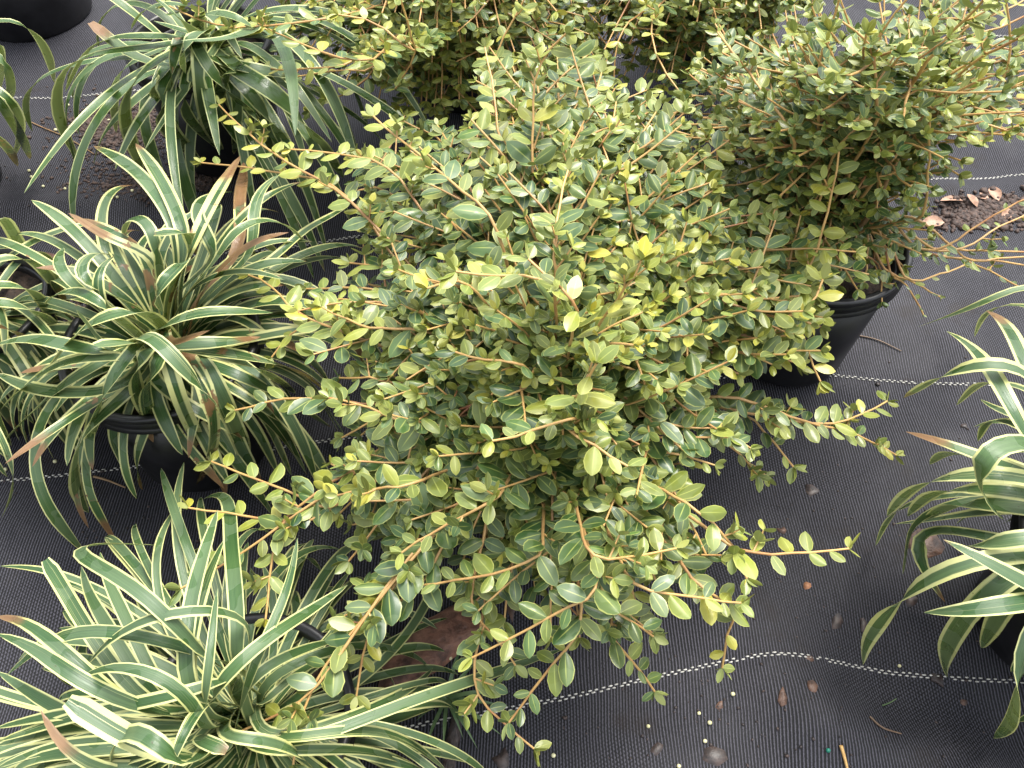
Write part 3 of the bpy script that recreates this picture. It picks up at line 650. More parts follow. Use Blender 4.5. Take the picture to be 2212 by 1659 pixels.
a(P4([(1000, 510), (1100, 420), (1300, 370), (1550, 385), (1720, 390)]), (.27, .32, .26), w=.018, dead=.0)
a(P4([(840, 640), (700, 760), (640, 900), (600, 1100), (540, 1290)]), (.27, .30, .08), w=.018, dead=.0)
a(P4([(850, 900), (750, 940), (600, 1050), (500, 1180), (470, 1330), (480, 1500), (520, 1610), (560, 1650)]), (.22, .24, .01), w=.020, dead=.1)
a(P4([(860, 700), (740, 660), (600, 650), (420, 680), (280, 760), (100, 900), (0, 1010)]), (.26, .30, .14), w=.018, dead=.1)
a(P4([(720, 690), (560, 720), (400, 830), (250, 980), (100, 1120), (-20, 1270)]), (.25, .27, .06), w=.017, dead=.5)
a(P4([(740, 660), (600, 640), (450, 610), (300, 560), (150, 555), (-30, 590)]), (.26, .29, .20), w=.018, dead=.0)
a(P4([(850, 370), (680, 380), (560, 440), (420, 600), (300, 760)]), (.30, .33, .18), w=.019, dead=.0)
a(P4([(700, 640), (600, 560), (540, 440), (480, 370)]), (.26, .28, .31), w=.018, dead=.1)
a(P4([(830, 870), (600, 900), (400, 900), (200, 870), (-20, 770)]), (.23, .25, .16), w=.018, dead=.1)
a(P4([(960, 640), (900, 600), (830, 680), (850, 820), (890, 960), (920, 1070)]), (.28, .30, .12), w=.018, dead=.0)
a(P4([(1040, 690), (960, 720), (910, 830), (930, 1000), (980, 1140)]), (.27, .27, .08), w=.017, dead=.1, pale=1.)
a(P4([(1060, 690), (1100, 850), (1150, 990), (1220, 1130), (1290, 1280)]), (.25, .26, .05), w=.017, dead=.55, margin=.35)
a(P4([(1230, 680), (1280, 800), (1340, 960), (1350, 1150), (1320, 1300), (1240, 1480)]), (.24, .27, .01), w=.019, dead=1.0)
a(P4([(1290, 690), (1360, 850), (1450, 1040), (1520, 1200), (1560, 1330)]), (.24, .26, .03), w=.021, dead=.0)
a(P4([(1400, 1000), (1480, 1150), (1550, 1300), (1640, 1450)]), (.16, .14, .02), w=.017, dead=.4)
a(P4([(1150, 640), (1200, 610), (1450, 640), (1700, 700), (1900, 770), (2030, 870)]), (.25, .28, .10), w=.017, dead=.9)
a(P4([(1350, 650), (1450, 660), (1600, 730), (1750, 820), (1860, 900)]), (.24, .25, .06), w=.016, dead=.1)
a(P4([(1060, 600), (1200, 550), (1320, 500)]), (.26, .28, .28), w=.017, dead=1.2)
a(P4([(1080, 600), (1300, 585), (1500, 575), (1640, 540)]), (.25, .27, .22), w=.021, dead=.5)
a(P4([(1500, 780), (1700, 880), (1850, 960), (2020, 1080), (2080, 1110)]), (.2, .18, .02), w=.017, dead=.3)
a(P4([(1620, 960), (1720, 1040), (1850, 1150), (1980, 1230)]), (.16, .14, .01), w=.013, dead=.1, pale=1.2)
a(P4([(1180, 40), (1080, 160), (940, 220), (960, 300), (1030, 390)]), (.28, .34, .26), w=.017, dead=.0)
a(P1([(1180, 1700), (1210, 1620), (1300, 1420), (1400, 1230), (1540, 1000)]), (.26, .28, .22), w=.018, dead=.75, margin=.30)
a(P1([(1220, 1600), (1190, 1470), (1130, 1350), (1050, 1180), (960, 1040), (870, 920)]), (.27, .30, .24), w=.017, dead=.35)
a(P1([(1200, 1560), (1150, 1450), (1050, 1300), (950, 1170), (850, 1080), (720, 990), (600, 935)]), (.27, .30, .22), w=.018, dead=.25)
a(P1([(1020, 1640), (990, 1500), (940, 1400), (850, 1370), (800, 1420), (790, 1510)]), (.26, .33, .22), w=.015, dead=.0)
a(P1([(1000, 1650), (700, 1540), (560, 1440), (440, 1365)]), (.24, .26, .26), w=.013, dead=.9, margin=.3)
a(P1([(930, 1620), (650, 1450), (500, 1410), (360, 1430)]), (.23, .24, .2), w=.011, dead=1.0)
a(P1([(1420, 1660), (1440, 1500), (1550, 1420), (1700, 1390), (1850, 1440), (1940, 1540)]), (.27, .33, .22), w=.015, dead=.1)
a(P1([(1250, 1500), (1120, 1490), (990, 1500)]), (.28, .30, .29), w=.016, dead=.1, blunt=True)
a(P1([(1500, 1650), (1620, 1560), (1750, 1500), (1850, 1490)]), (.25, .28, .27), w=.016, dead=1.3)
a(P1([(1640, 1640), (1610, 1400), (1680, 1200), (1790, 1120)]), (.24, .28, .24), w=.015, dead=.1, pale=1.2)
a(P1([(1540, 1640), (1530, 1300), (1560, 1150), (1560, 1040)]), (.22, .25, .18), w=.016, dead=1.3)
a(P1([(1800, 1640), (1900, 1500), (2100, 1400), (2240, 1310)]), (.2, .22, .16), w=.013, dead=.1, pale=1.)
a(P1([(1450, 1640), (1300, 1500), (1240, 1350), (1300, 1260), (1500, 1230)]), (.25, .3, .2), w=.016, dead=.1)
a(P4([(680, 400), (640, 320), (560, 260), (430, 250), (320, 290), (285, 340)]), (.26, .3, .2), w=.015, dead=.0)
a(P4([(640, 360), (600, 200), (620, 90), (720, 30)]), (.25, .29, .26), w=.014, dead=.2, pale=1.)
a(P4([(500, 260), (400, 150), (365, 60), (400, -20)]), (.23, .27, .22), w=.014, dead=.0)
a(P4([(700, 280), (480, 180), (520, 60), (600, 0), (700, 30)]), (.25, .31, .24), w=.015, dead=.0)

# lower left plant
Bc = at(525, 1540, .15)
B = Strap(potted(525, 1540, .13, .13, .075, 'black nursery pot under the lush striped strap plant beside the bark slab'), 'lush grey green strap plant with broad pale yellow edges beside the bark slab', M_STRAP, .0165, .75, .55, .10, .52)
B.fill(50, .12, .25, el=(5, 45), sag=(50, 110))
B.fill(60, .16, .28, el=(15, 48), sag=(90, 190))
B.fill(60, .18, .32, az=[130, 165, 190, 215, 240], el=(5, 40), sag=(40, 120))
b = B.tr
b(P7([(1200, 900), (1100, 630), (900, 510), (650, 370), (420, 290), (400, 240), (600, 225), (1030, 237)]), (.27, .36, .14), w=.018, dead=.1)
b(P7([(1000, 1300), (850, 1190), (640, 900), (520, 720), (400, 500), (290, 330)]), (.22, .26, .24), w=.019, blunt=True, dead=.0)
b(P7([(1050, 1280), (930, 1170), (750, 850), (620, 650), (530, 480), (520, 370)]), (.21, .25, .22), w=.018, dead=.0)
b(P7([(1100, 1280), (1010, 1150), (850, 800), (740, 560), (660, 420), (640, 280)]), (.20, .24, .2), w=.017, dead=.0)
b(P7([(1200, 1250), (1150, 1200), (1180, 900), (1190, 700), (1260, 420), (1350, 150), (1390, 10)]), (.24, .28, .22), w=.020, dead=.0)
b(P7([(1180, 1150), (1230, 750), (1300, 480), (1430, 200)]), (.24, .26, .2), w=.018, dead=.0, pale=1.2)
b(P7([(1500, 1100), (1540, 900), (1520, 650), (1490, 400), (1470, 150), (1470, -60), (1400, -120), (1300, -60)]), (.23, .29, .10), w=.021, dead=.1)
b(P7([(1290, 1300), (1350, 1000), (1360, 700), (1390, 510)]), (.26, .29, .27), w=.013, dead=.0)
b(P7([(1300, 1250), (1380, 1150), (1500, 980), (1750, 800), (1950, 680), (2220, 490)]), (.24, .28, .18), w=.019, dead=.05, pale=1.3)
b(P7([(1300, 1450), (1290, 1280), (1150, 1120), (950, 1010), (750, 990), (600, 1010), (510, 1080)]), (.24, .34, .26), w=.016, dead=.05)
b(P7([(1350, 950), (1170, 880), (900, 810), (600, 760), (420, 780), (250, 880), (40, 1070)]), (.24, .31, .22), w=.017, dead=.0)
b(P7([(1620, 700), (1400, 625), (1150, 640), (900, 690), (680, 830), (530, 1030)]), (.25, .33, .24), w=.014, dead=.0)
b(P7([(1000, 1300), (800, 1250), (500, 1110), (330, 980), (230, 880), (-20, 800)]), (.24, .30, .26), w=.019, dead=.0, pale=1.)
b(P7([(800, 1270), (660, 1160), (500, 980), (300, 830), (150, 700), (-30, 690)]), (.23, .29, .24), w=.018, dead=.45)
b(P7([(900, 1500), (600, 1380), (390, 1300), (200, 1180), (-20, 1040)]), (.22, .24, .2), w=.017, dead=.0)
b(P7([(1300, 1600), (1060, 1590), (850, 1500), (600, 1340), (430, 1230)]), (.24, .29, .29), w=.026, blunt=True, dead=.0, margin=.5, pale=1.6)
b(P7([(1200, 1700), (1090, 1610), (1000, 1480), (880, 1350), (790, 1400), (720, 1500), (715, 1650)]), (.27, .36, .22), w=.022, dead=.0)
b(P7([(1300, 1260), (1240, 1300), (1180, 1400), (1120, 1560), (1070, 1700)]), (.26, .30, .26), w=.017, dead=.0, pale=1.5)
b(P7([(1500, 1060), (1300, 1160), (1000, 1240), (750, 1260), (500, 1320), (200, 1420), (-20, 1490)]), (.25, .27, .2), w=.017, dead=.1, pale=1.3)
b(P7([(900, 1700), (700, 1690), (500, 1630), (350, 1500), (260, 1290)]), (.22, .26, .26), w=.016, dead=.6)
b(P7([(1570, 1200), (1600, 1010), (1700, 840), (1850, 500), (1900, 190)]), (.22, .26, .22), w=.013, dead=.0, pale=1.3)
b(P7([(1560, 1150), (1570, 1100), (1700, 1000), (2000, 880), (2220, 830)]), (.22, .24, .14), w=.016, dead=.1)
b(P7([(1400, 1480), (1500, 1470), (1700, 1470), (1900, 1560), (2020, 1700)]), (.22, .26, .12), w=.017, dead=.0)
b(P7([(1250, 1480), (1350, 1500), (1450, 1550)]), (.24, .25, .24), w=.018, dead=.2, blunt=True)
b(P8([(-500, 1550), (-200, 1490), (0, 1420), (400, 1250), (800, 1120), (1200, 980), (1430, 900)]), (.18, .20, .08), w=.017, dead=.0, margin=.8, pale=.2)
b(P8([(-500, 1500), (-200, 1430), (0, 1360), (300, 1240), (530, 1110), (600, 1020)]), (.18, .18, .06), w=.016, dead=.0)
b(P8([(-500, 1100), (-200, 950), (100, 870), (350, 900), (550, 970), (605, 1070)]), (.17, .20, .03), w=.015, dead=.0)
b(P8([(-400, 1500), (-100, 1430), (100, 1410), (350, 1440), (550, 1560), (690, 1680)]), (.19, .22, .04), w=.016, dead=.1, pale=1.2)
b(P8([(-500, 1560), (-200, 1540), (0, 1540), (250, 1560), (520, 1660)]), (.18, .2, .05), w=.016, dead=.0, pale=1.2)
b(P8([(-500, 1300), (-300, 1050), (-100, 960), (150, 980), (350, 1080), (370, 1180)]), (.17, .18, .02), w=.013, dead=.0)
for yy, zz in ((1240, .2), (1340, .18), (1440, .2), (1530, .16), (1600, .2)):
    b(P7([(1150, yy + 60), (700, yy + 40), (300, yy + 90), (-30, yy + 170 + random.uniform(-60, 60))]), (.22, .26, zz), w=.016, dead=.1, pale=1.1)
for i in range(10):
    x = random.uniform(0, 1500); b(P7([(1250, 1500), ((1250 + x) / 2, 1540), (x, 1600), (x - 120, 1760)]), (.22, .27, .2), w=.016, dead=.1, pale=1.)

# top left plant
C = Strap(potted(425, 78, .165, .165, .086, 'black nursery pot with glossy inner rim showing at the dark green strap plant'), 'dark green strap leaved plant with thin pale edges spilling over its black pot', M_STRAPG, .0185, .84, .25, .12, .74)
C.fill(34, .20, .36, az=[150, 180, 200, 230, 260, 290, 310, 330, 100, 60, 20], el=(25, 80), sag=(90, 190))
C.fill(22, .26, .42, az=[285, 300, 315, 330], el=(20, 55), sag=(70, 130))
q = C.tr
q(P1([(1650, 190), (1450, 270), (1300, 290), (1160, 260)]), (.30, .33, .33), w=.026, dead=.0)
q(P1([(1250, 250), (1090, 240), (850, 235), (700, 225), (590, 270), (510, 400), (420, 590)]), (.28, .33, .16), w=.019, dead=.0)
q(P1([(1250, 270), (1090, 300), (900, 330), (600, 330), (430, 380), (345, 500), (350, 700), (420, 880), (510, 1040)]), (.27, .34, .02), w=.021, dead=.1)
q(P1([(1150, 440), (900, 400), (790, 340), (700, 250), (580, 145)]), (.24, .25, .27), w=.018, dead=.4, blunt=True)
q(P1([(1200, 330), (1080, 340), (930, 370), (820, 480), (785, 620), (800, 780), (860, 960), (920, 1120)]), (.26, .32, .01), w=.022, dead=.0)
q(P1([(1000, 360), (850, 370), (770, 400), (735, 520), (735, 700), (745, 850)]), (.24, .28, .03), w=.014, dead=.0)
q(P1([(1150, 200), (1110, 400), (1090, 560), (1070, 700), (1030, 840)]), (.28, .28, .12), w=.017, dead=.75)
q(P1([(1270, 300), (1260, 340), (1280, 560), (1320, 780), (1430, 970)]), (.27, .27, .04), w=.020, dead=.1, margin=.65)
q(P1([(1270, 320), (1350, 480), (1460, 600), (1600, 720), (1710, 840)]), (.27, .27, .10), w=.017, dead=.0)
q(P1([(1480, 460), (1560, 480), (1750, 560), (1900, 720), (2050, 930), (2200, 1140)]), (.24, .27, .06), w=.032, dead=.0)
q(P1([(1450, 430), (1560, 440), (1800, 470), (2000, 540), (2230, 760)]), (.24, .26, .10), w=.028, dead=.0)
q(P1([(1500, 500), (1640, 620), (1740, 800), (1850, 960), (1920, 1100)]), (.22, .22, .05), w=.024, dead=.0)
q(P1([(1500, 520), (1620, 700), (1700, 900), (1760, 1080)]), (.2, .2, .04), w=.024, dead=.0)
q(P1([(1200, 500), (1130, 640), (1200, 760), (1300, 860), (1430, 980)]), (.24, .22, .03), w=.017, dead=.0)
q(P1([(1100, 450), (1000, 600), (1030, 750), (1130, 900), (1290, 1050)]), (.24, .24, .02), w=.028, dead=.0)
q(P1([(1560, 480), (1540, 400), (1480, 370), (1430, 430), (1410, 560), (1380, 730)]), (.27, .30, .10), w=.020, dead=.0)
q(P1([(1500, 500), (1530, 600), (1520, 750), (1500, 990)]), (.22, .22, .05), w=.016, dead=.2)
q(P1([(1300, 260), (1180, 150), (1050, 40), (980, -30)]), (.28, .33, .33), w=.02, dead=.0)
q(P1([(1300, 60), (1150, 20), (1000, 15), (900, 70), (840, 190)]), (.28, .33, .24), w=.014, dead=.0)
q(P1([(1320, 250), (1150, 190), (985, 135)]), (.28, .3, .29), w=.018, dead=.0)
q(P1([(1350, 200), (1250, 180), (1180, 230), (1140, 330), (1190, 470)]), (.30, .36, .26), w=.018, dead=.0)
q(P1([(1300, 100), (1400, 60), (1600, 130), (1700, 250)]), (.3, .35, .28), w=.02, dead=.0)
q(P1([(1300, 350), (1180, 560), (1300, 570), (1400, 570)]), (.24, .24, .2), w=.016, dead=.0, margin=.7)
q(P1([(1100, 420), (1000, 480), (960, 560), (1010, 640), (1100, 650)]), (.24, .26, .14), w=.017, dead=.1)

# right edge plant
D = Strap(potted(2450, 1190, .15, .15, .08, 'black nursery pot of the arching yellow edged strap plant'), 'arching dark green strap plant with bright yellow leaf edges beside open cloth', M_STRAP, .0185, .72, .40, .12, .82)
D.fill(26, .14, .25, az=[0, 30, 60, 90, 270, 300, 330], el=(10, 65), sag=(80, 190))
D.fill(14, .10, .16, az=[130, 160, 180, 200, 230], el=(10, 60), sag=(80, 190))
d = D.tr
d(P9([(2300, 300), (2204, 300), (1850, 310), (1650, 400), (1400, 590), (1250, 780), (1160, 900), (1175, 1000)]), (.22, .30, .004), w=.017, dead=.1, margin=.55)
d(P9([(2350, 560), (2204, 470), (2000, 360), (1850, 280), (1690, 200)]), (.24, .28, .26), w=.018, dead=.2)
d(P9([(2350, 590), (2204, 600), (1900, 650), (1700, 670), (1565, 665)]), (.24, .29, .22), w=.017, dead=.05)
d(P9([(2350, 280), (2100, 440), (1900, 600), (1760, 800), (1690, 950), (1710, 1080)]), (.22, .27, .01), w=.020, dead=.0)
d(P9([(2320, 650), (2230, 800), (2180, 1000), (2150, 1200), (2110, 1400), (2010, 1470)]), (.22, .26, .01), w=.017, dead=.15)
d(P9([(2350, 180), (2204, 190), (2000, 230), (1760, 250)]), (.24, .27, .18), w=.017, dead=.0)
d(P9([(2350, 350), (2250, 400), (2100, 600), (1990, 780), (1930, 890)]), (.22, .24, .08), w=.018, dead=.0)
d(P9([(2300, 0), (1900, 30), (1600, 80), (1380, 100)]), (.16, .14, .04), w=.014, dead=.1)
d(P9([(2000, -80), (1650, 0), (1480, 100), (1460, 280), (1430, 420)]), (.15, .16, .02), w=.010, dead=.1)
d(P9([(2000, -100), (1500, -50), (1330, 80), (1255, 240)]), (.14, .18, .01), w=.007, dead=.0)
d(P9([(2300, 250), (1600, 120), (1490, 200), (1560, 400), (1700, 600)]), (.15, .10, .02), w=.016, dead=.3)
d(P6([(2250, 800), (2100, 700), (1900, 690), (1700, 760), (1550, 850), (1415, 925)]), (.25, .33, .16), w=.016, dead=.3, margin=.55)
d(P6([(2250, 1300), (2172, 1150), (2050, 900), (1950, 730), (1830, 580), (1685, 505)]), (.24, .29, .22), w=.018, dead=.05, margin=.55)
d(P6([(2250, 900), (2172, 700), (2100, 530), (2020, 420), (1935, 375)]), (.24, .27, .2), w=.018, dead=.55)
d(P6([(2300, 180), (2000, 300), (1800, 380), (1500, 480)]), (.20, .22, .12), w=.009, dead=.0)
d(P6([(2300, 330), (2000, 330), (1900, 430), (1860, 540)]), (.16, .2, .03), w=.008, dead=.0)
d(P6([(2300, 1100), (2140, 1050), (2000, 1000), (1900, 935)]), (.2, .22, .16), w=.013, dead=.0)
d(P6([(2300, 900), (2100, 840), (1900, 830), (1750, 970)]), (.16, .18, .02), w=.011, dead=.0)
d(P6([(2300, 1450), (2172, 1400), (2000, 1320), (1800, 1285), (1640, 1280), (1580, 1345)]), (.22, .26, .10), w=.018, dead=.0)
d(P6([(2250, 1420), (2000, 1340), (1800, 1260), (1620, 1190), (1430, 1138)]), (.22, .26, .22), w=.014, dead=.5)
d(P6([(2250, 1190), (2172, 1200), (1950, 1210), (1840, 1225), (1850, 1400), (1920, 1560), (2050, 1690)]), (.27, .35, .2), w=.018, dead=.1)
d(P6([(2350, 1470), (2000, 1400), (1700, 1410), (1480, 1490), (1370, 1590), (1310, 1670)]), (.24, .32, .10), w=.019, dead=.0, margin=.55)
d(P6([(2350, 1560), (2000, 1500), (1700, 1500), (1540, 1560), (1440, 1670)]), (.23, .29, .10), w=.019, dead=.0, margin=.6)
d(P6([(2350, 1640), (1900, 1590), (1700, 1610), (1540, 1700)]), (.22, .27, .10), w=.019, dead=.0)
d(P6([(2300, 1200), (2050, 1050), (1930, 1070), (1880, 1200)]), (.2, .22, .14), w=.013, dead=.1)

# left edge plants
E = Strap(potted(-95, 640, .15, .15, .08, 'black nursery pot of the cut off strap plant beside the rusty banded one'), 'green and cream strap plant mostly cut off, touching the rusty banded strap plant', M_STRAP, .0175, .70, .6, .15, .62)
E.fill(46, .12, .24, az=[-60, -30, 0, 20, 180, 270], el=(10, 65), sag=(80, 190))
e_ = E.tr
e_(P4([(-200, 150), (0, 20), (150, 30), (300, 150), (370, 280)]), (.22, .30, .10), w=.019, dead=.2)
e_(P4([(-150, 250), (0, 190), (200, 240), (370, 480)]), (.22, .28, .08), w=.018, dead=.1)
e_(P4([(-150, 350), (0, 300), (200, 370), (390, 500)]), (.22, .27, .12), w=.020, dead=.0)
e_(P1([(-150, 1500), (0, 1330), (80, 1500), (210, 1680)]), (.24, .28, .10), w=.02, dead=.3)
e_(P1([(-200, 1620), (0, 1570), (150, 1600), (330, 1700)]), (.2, .24, .10), w=.018, dead=.1)
e_(P4([(-150, 430), (0, 470), (150, 540), (250, 640)]), (.2, .2, .1), w=.014, dead=1.0)
e_(P4([(-100, 1000), (0, 1130), (70, 1280), (100, 1430), (60, 1590), (10, 1680)]), (.16, .2, .02), w=.010, dead=.0)
Fp = Strap(potted(-250, 190, .15, .165, .086, 'black nursery pot of the strap plant whose thin leaves hang onto spilled soil'), 'sparse strap plant with drooping narrow leaves hanging beside the spilled soil', M_STRAPG, .0155, .80, .2, .25)
Fp.fill(26, .20, .32, az=[180, 200, 230, 260, 290, 120], el=(20, 80), sag=(80, 190))
f_ = Fp.tr
f_(P1([(-150, 300), (0, 340), (50, 420), (70, 550), (50, 690)]), (.2, .26, .06), dead=.0)
f_(P1([(-150, 520), (0, 550), (90, 640), (140, 760), (120, 900), (90, 1000)]), (.2, .26, .02), dead=.05)
f_(P1([(-150, 520), (0, 640), (60, 740), (150, 900), (195, 1020)]), (.2, .24, .01), dead=.4)
f_(P1([(-150, 200), (0, 65), (150, 130), (250, 240), (320, 380), (350, 530)]), (.2, .28, .05), dead=.15)
f_(P1([(-150, 750), (-30, 880), (60, 960), (115, 1065)]), (.18, .18, .01), dead=.8)
f_(P1([(-150, 300), (-20, 200), (10, 380), (5, 560)]), (.2, .28, .06), dead=.1)

# the dark pot at the upper left
tp = at(45, 98); pot(tp[0] - .005, tp[1] + .09, .20, .11, 'large plain black nursery pot beside the drooping narrow strap leaves')

# ------------------------------------------------------------------ soil, chips, beads and litter on the cloth
def crumbs(name, blobs, n, label, sz=(.0008, .0026), mat=M_CRUMB):
    VV, FF = [], []; k = 0
    for (px, py, sx, sy, wt) in blobs:
        for _ in range(int(n * wt)):
            p = grd(px + rng.normal(0, sx), py + rng.normal(0, sy)); r = rng.uniform(*sz) * (1.6 if rng.random() < .06 else 1)
            v = IV * (1 + rng.normal(0, .18, (12, 1))) * r * [rng.uniform(.7, 1.5), rng.uniform(.7, 1.3), .7]; a_ = rng.random() * 6
            v = np.stack([v[:, 0] * math.cos(a_) - v[:, 1] * math.sin(a_), v[:, 0] * math.sin(a_) + v[:, 1] * math.cos(a_), v[:, 2]], 1)
            VV.append(v + [p[0], p[1], p[2] + r * .25]); FF.append(IF + 12 * k); k += 1
    o = obj(name, new_mesh(name, np.vstack(VV), np.vstack(FF), mat, smooth=False)); return tag(o, label, 'soil', None, 'stuff')
crumbs('spilled_soil', [(210, 268, 34, 14, .35), (275, 285, 40, 18, .4), (330, 250, 30, 14, .15), (250, 275, 70, 35, .2)], 2600, 'reddish brown soil spilled in a patch beside the dark green strap plant')
crumbs('spilled_soil', [(320, 400, 80, 14, .4), (400, 395, 60, 12, .4), (250, 350, 80, 25, .15)], 1500, 'dark soil crumbs scattered above the rusty banded strap plant')
crumbs('spilled_soil', [(60, 600, 50, 16, .3), (170, 620, 50, 22, .4), (150, 680, 60, 20, .3)], 900, 'damp soil lying between the two striped strap plants at their bases')
crumbs('spilled_soil', [(2150, 445, 55, 12, .6), (2110, 475, 60, 12, .4)], 1500, 'strip of damp earth along the cloth edge under trailing twigs', (.001, .004))
crumbs('cloth_grit', [(1700, 1300, 280, 200, .5), (1900, 1000, 180, 180, .2), (150, 1080, 120, 60, .15), (300, 1150, 100, 40, .15), (1500, 1560, 300, 60, .3), (160, 380, 110, 60, .2)], 260, 'fine dark grit sprinkled over the black cloth', (.0005, .0014), M_CHIP)

BEAD_V = IV
def subdiv_ico():
    V = [tuple(v) for v in IV]; F_ = []; cache = {}
    def mid(i, j):
        kk = (min(i, j), max(i, j))
        if kk not in cache: cache[kk] = len(V); V.append(tuple(nz((np.array(V[i]) + np.array(V[j])) / 2)))
        return cache[kk]
    for a_, b_, c_ in IF:
        ab, bc_, ca = mid(a_, b_), mid(b_, c_), mid(c_, a_); F_ += [(a_, ab, ca), (b_, bc_, ab), (c_, ca, bc_), (ab, bc_, ca)]
    return np.array(V), np.array(F_)
BV, BF = subdiv_ico(); ME_BEAD = new_mesh('fertilizer_bead', BV * [1, .94, .9], BF, M_BEAD); ME_BEADG = new_mesh('green_bead', BV, BF, M_BEADG)
def bead(pt, r, label, group, me=ME_BEAD):
    p = grd(*pt); o = obj('fertilizer_bead', me); o.location = (p[0], p[1], p[2] + r * .8); o.scale = (r, r, r); tag(o, label, 'bead', group)
for pt in P9([(1405, 1010), (343, 1190), (127, 1312), (195, 1373), (165, 1490)]) + P8([(1975, 1395), (1370, 1582), (2170, 1650)]):
    bead(pt, rng.uniform(.0016, .0021), 'tiny pale yellow fertilizer bead on the cloth near the white stitch line', 'fertilizer beads on the open cloth')
for pt in P1([(332, 1012), (190, 1100), (280, 1200), (672, 1258), (755, 1270), (850, 1228), (950, 683), (700, 775), (1120, 1180), (420, 1215), (360, 840), (205, 1140), (1155, 1150), (440, 680), (640, 640), (985, 1262)]):
    bead(pt, rng.uniform(.0018, .0026), 'tiny cream fertilizer bead on or near the spilled soil', 'fertilizer beads by the spilled soil')
for pt in P4([(38, 1380), (1195, 1420), (350, 1330)]):
    bead(pt, rng.uniform(.0018, .0022), 'tiny pale bead on the cloth below the rusty banded strap plant', 'beads below the rusty plant')
for pt in P8([(710, 960), (570, 912)]):
    bead(pt, .0022, 'tiny pale bead lying by the bark slab', 'beads by the bark slab')
bead(P9([(950, 1550)])[0], .0019, 'tiny emerald green fertilizer bead alone on the cloth', None, ME_BEADG)

def chip_mesh(l, w, h, mat, seed, rag=.45, n=7):
    h *= .35; l *= .85
    r = np.random.default_rng(seed); ang = np.sort(r.random(n) * .5 + np.arange(n)) * 2 * np.pi / n
    ring = np.stack([np.cos(ang) * l * .5, np.sin(ang) * w * .5], 1) * (1 + r.normal(0, rag, (n, 1)) * .6)
    top_ = np.c_[ring * .9, np.full(n, h) + r.normal(0, h * .2, n)]; bot = np.c_[ring, np.zeros(n)]
    V = np.vstack([bot, top_, [[0, 0, h * 1.15]]]); F_ = [(j, (j + 1) % n, n + (j + 1) % n) for j in range(n)] + [(j, n + (j + 1) % n, n + j) for j in range(n)] + [(n + j, n + (j + 1) % n, 2 * n) for j in range(n)]
    return new_mesh('bark_chip', V, F_, mat, smooth=False)
def chip(pt, l, w, h, ang, mat, label, seed, name='bark_chip', group=None):
    p = grd(*pt); o = obj(name, chip_mesh(l, w, h, mat, seed)); o.location = (p[0], p[1], p[2] - .0005); o.rotation_euler = (0, 0, R_(ang)); tag(o, label, 'bark chip', group); return o
chip(P9([(820, 497)])[0], .010, .008, .004, 20, M_ORANGE, 'small orange bark chip below the sprig with paired leaves', 1)
chip(P9([(1010, 715)])[0], .022, .013, .003, 70, M_CHIP, 'dark flat bark chip beside the arching yellow edged leaf', 2)
chip(P9([(1178, 730)])[0], .018, .007, .004, 100, M_CHIP, 'narrow reddish dark chip close to the arching yellow edged leaf', 3)
chip(P9([(830, 960)])[0], .010, .008, .003, 10, M_BARK, 'brown chip lying on the white stitch line at its bend', 4)
chip(P9([(850, 1145)])[0], .014, .010, .003, -50, M_BARK, 'brown angular chip just below the bend of the stitch line', 5)
chip(P9([(668, 1210)])[0], .018, .007, .003, 75, M_BARK, 'pinkish brown sliver standing out on the grey ribbed cloth', 6)
chip(P9([(262, 1258)])[0], .010, .007, .003, 40, M_BARK, 'reddish brown chip among the pale fertilizer beads', 7)
chip(P9([(225, 1585)])[0], .022, .014, .003, 20, M_CHIP, 'black glossy flake near the pale fertilizer beads', 8)
chip(P9([(1640, 1090)])[0], .016, .013, .006, 80, M_CHIP, 'dark clod sitting on the stitch line under the yellow edged leaves', 9)
chip(P9([(1820, 1235)])[0], .012, .008, .003, 70, M_BARK, 'rusty chip in the dark hollow of the cloth', 10)
chip(P9([(660, 140)])[0], .011, .008, .003, 0, M_BARK, 'small red brown chip above the sprig with paired leaves', 11)
chip(P6([(850, 1510)])[0], .020, .016, .002, 20, M_CHIP, 'round wet dark flake on bare cloth', 12)
chip(P8([(2030, 1540)])[0], .016, .010, .002, 60, M_CHIP, 'black glossy flake beneath the lowest holly sprigs', 13)
chip(P8([(1100, 660)])[0], .016, .008, .003, 100, M_BARK, 'reddish sliver under the holly branches', 14)
chip(P8([(1040, 1600)])[0], .020, .014, .003, 60, M_CHIP, 'dark ragged flake next to the thin bark strip', 15)
chip(P4([(720, 1180)])[0], .024, .012, .003, 30, M_CHIP, 'dark flake between drooping strap leaves', 16)
chip(P6([(1800, 1105)])[0], .012, .010, .004, 30, M_CHIP, 'dark crumb on the cloth near pinkish leaf tip', 17)
chip(P9([(1480, 590)])[0], .016, .010, .004, 10, M_CHIP, 'dark clod at the base of the yellow edged strap plant', 18)
chip(P9([(1580, 230)])[0], .05, .03, .006, -20, M_BARK, 'red brown bark flake beneath the yellow edged strap plant', 19)
chip(P4([(320, 60)])[0], .05, .025, .008, 10, M_BARK, 'pinkish bark piece half buried in damp soil', 20)
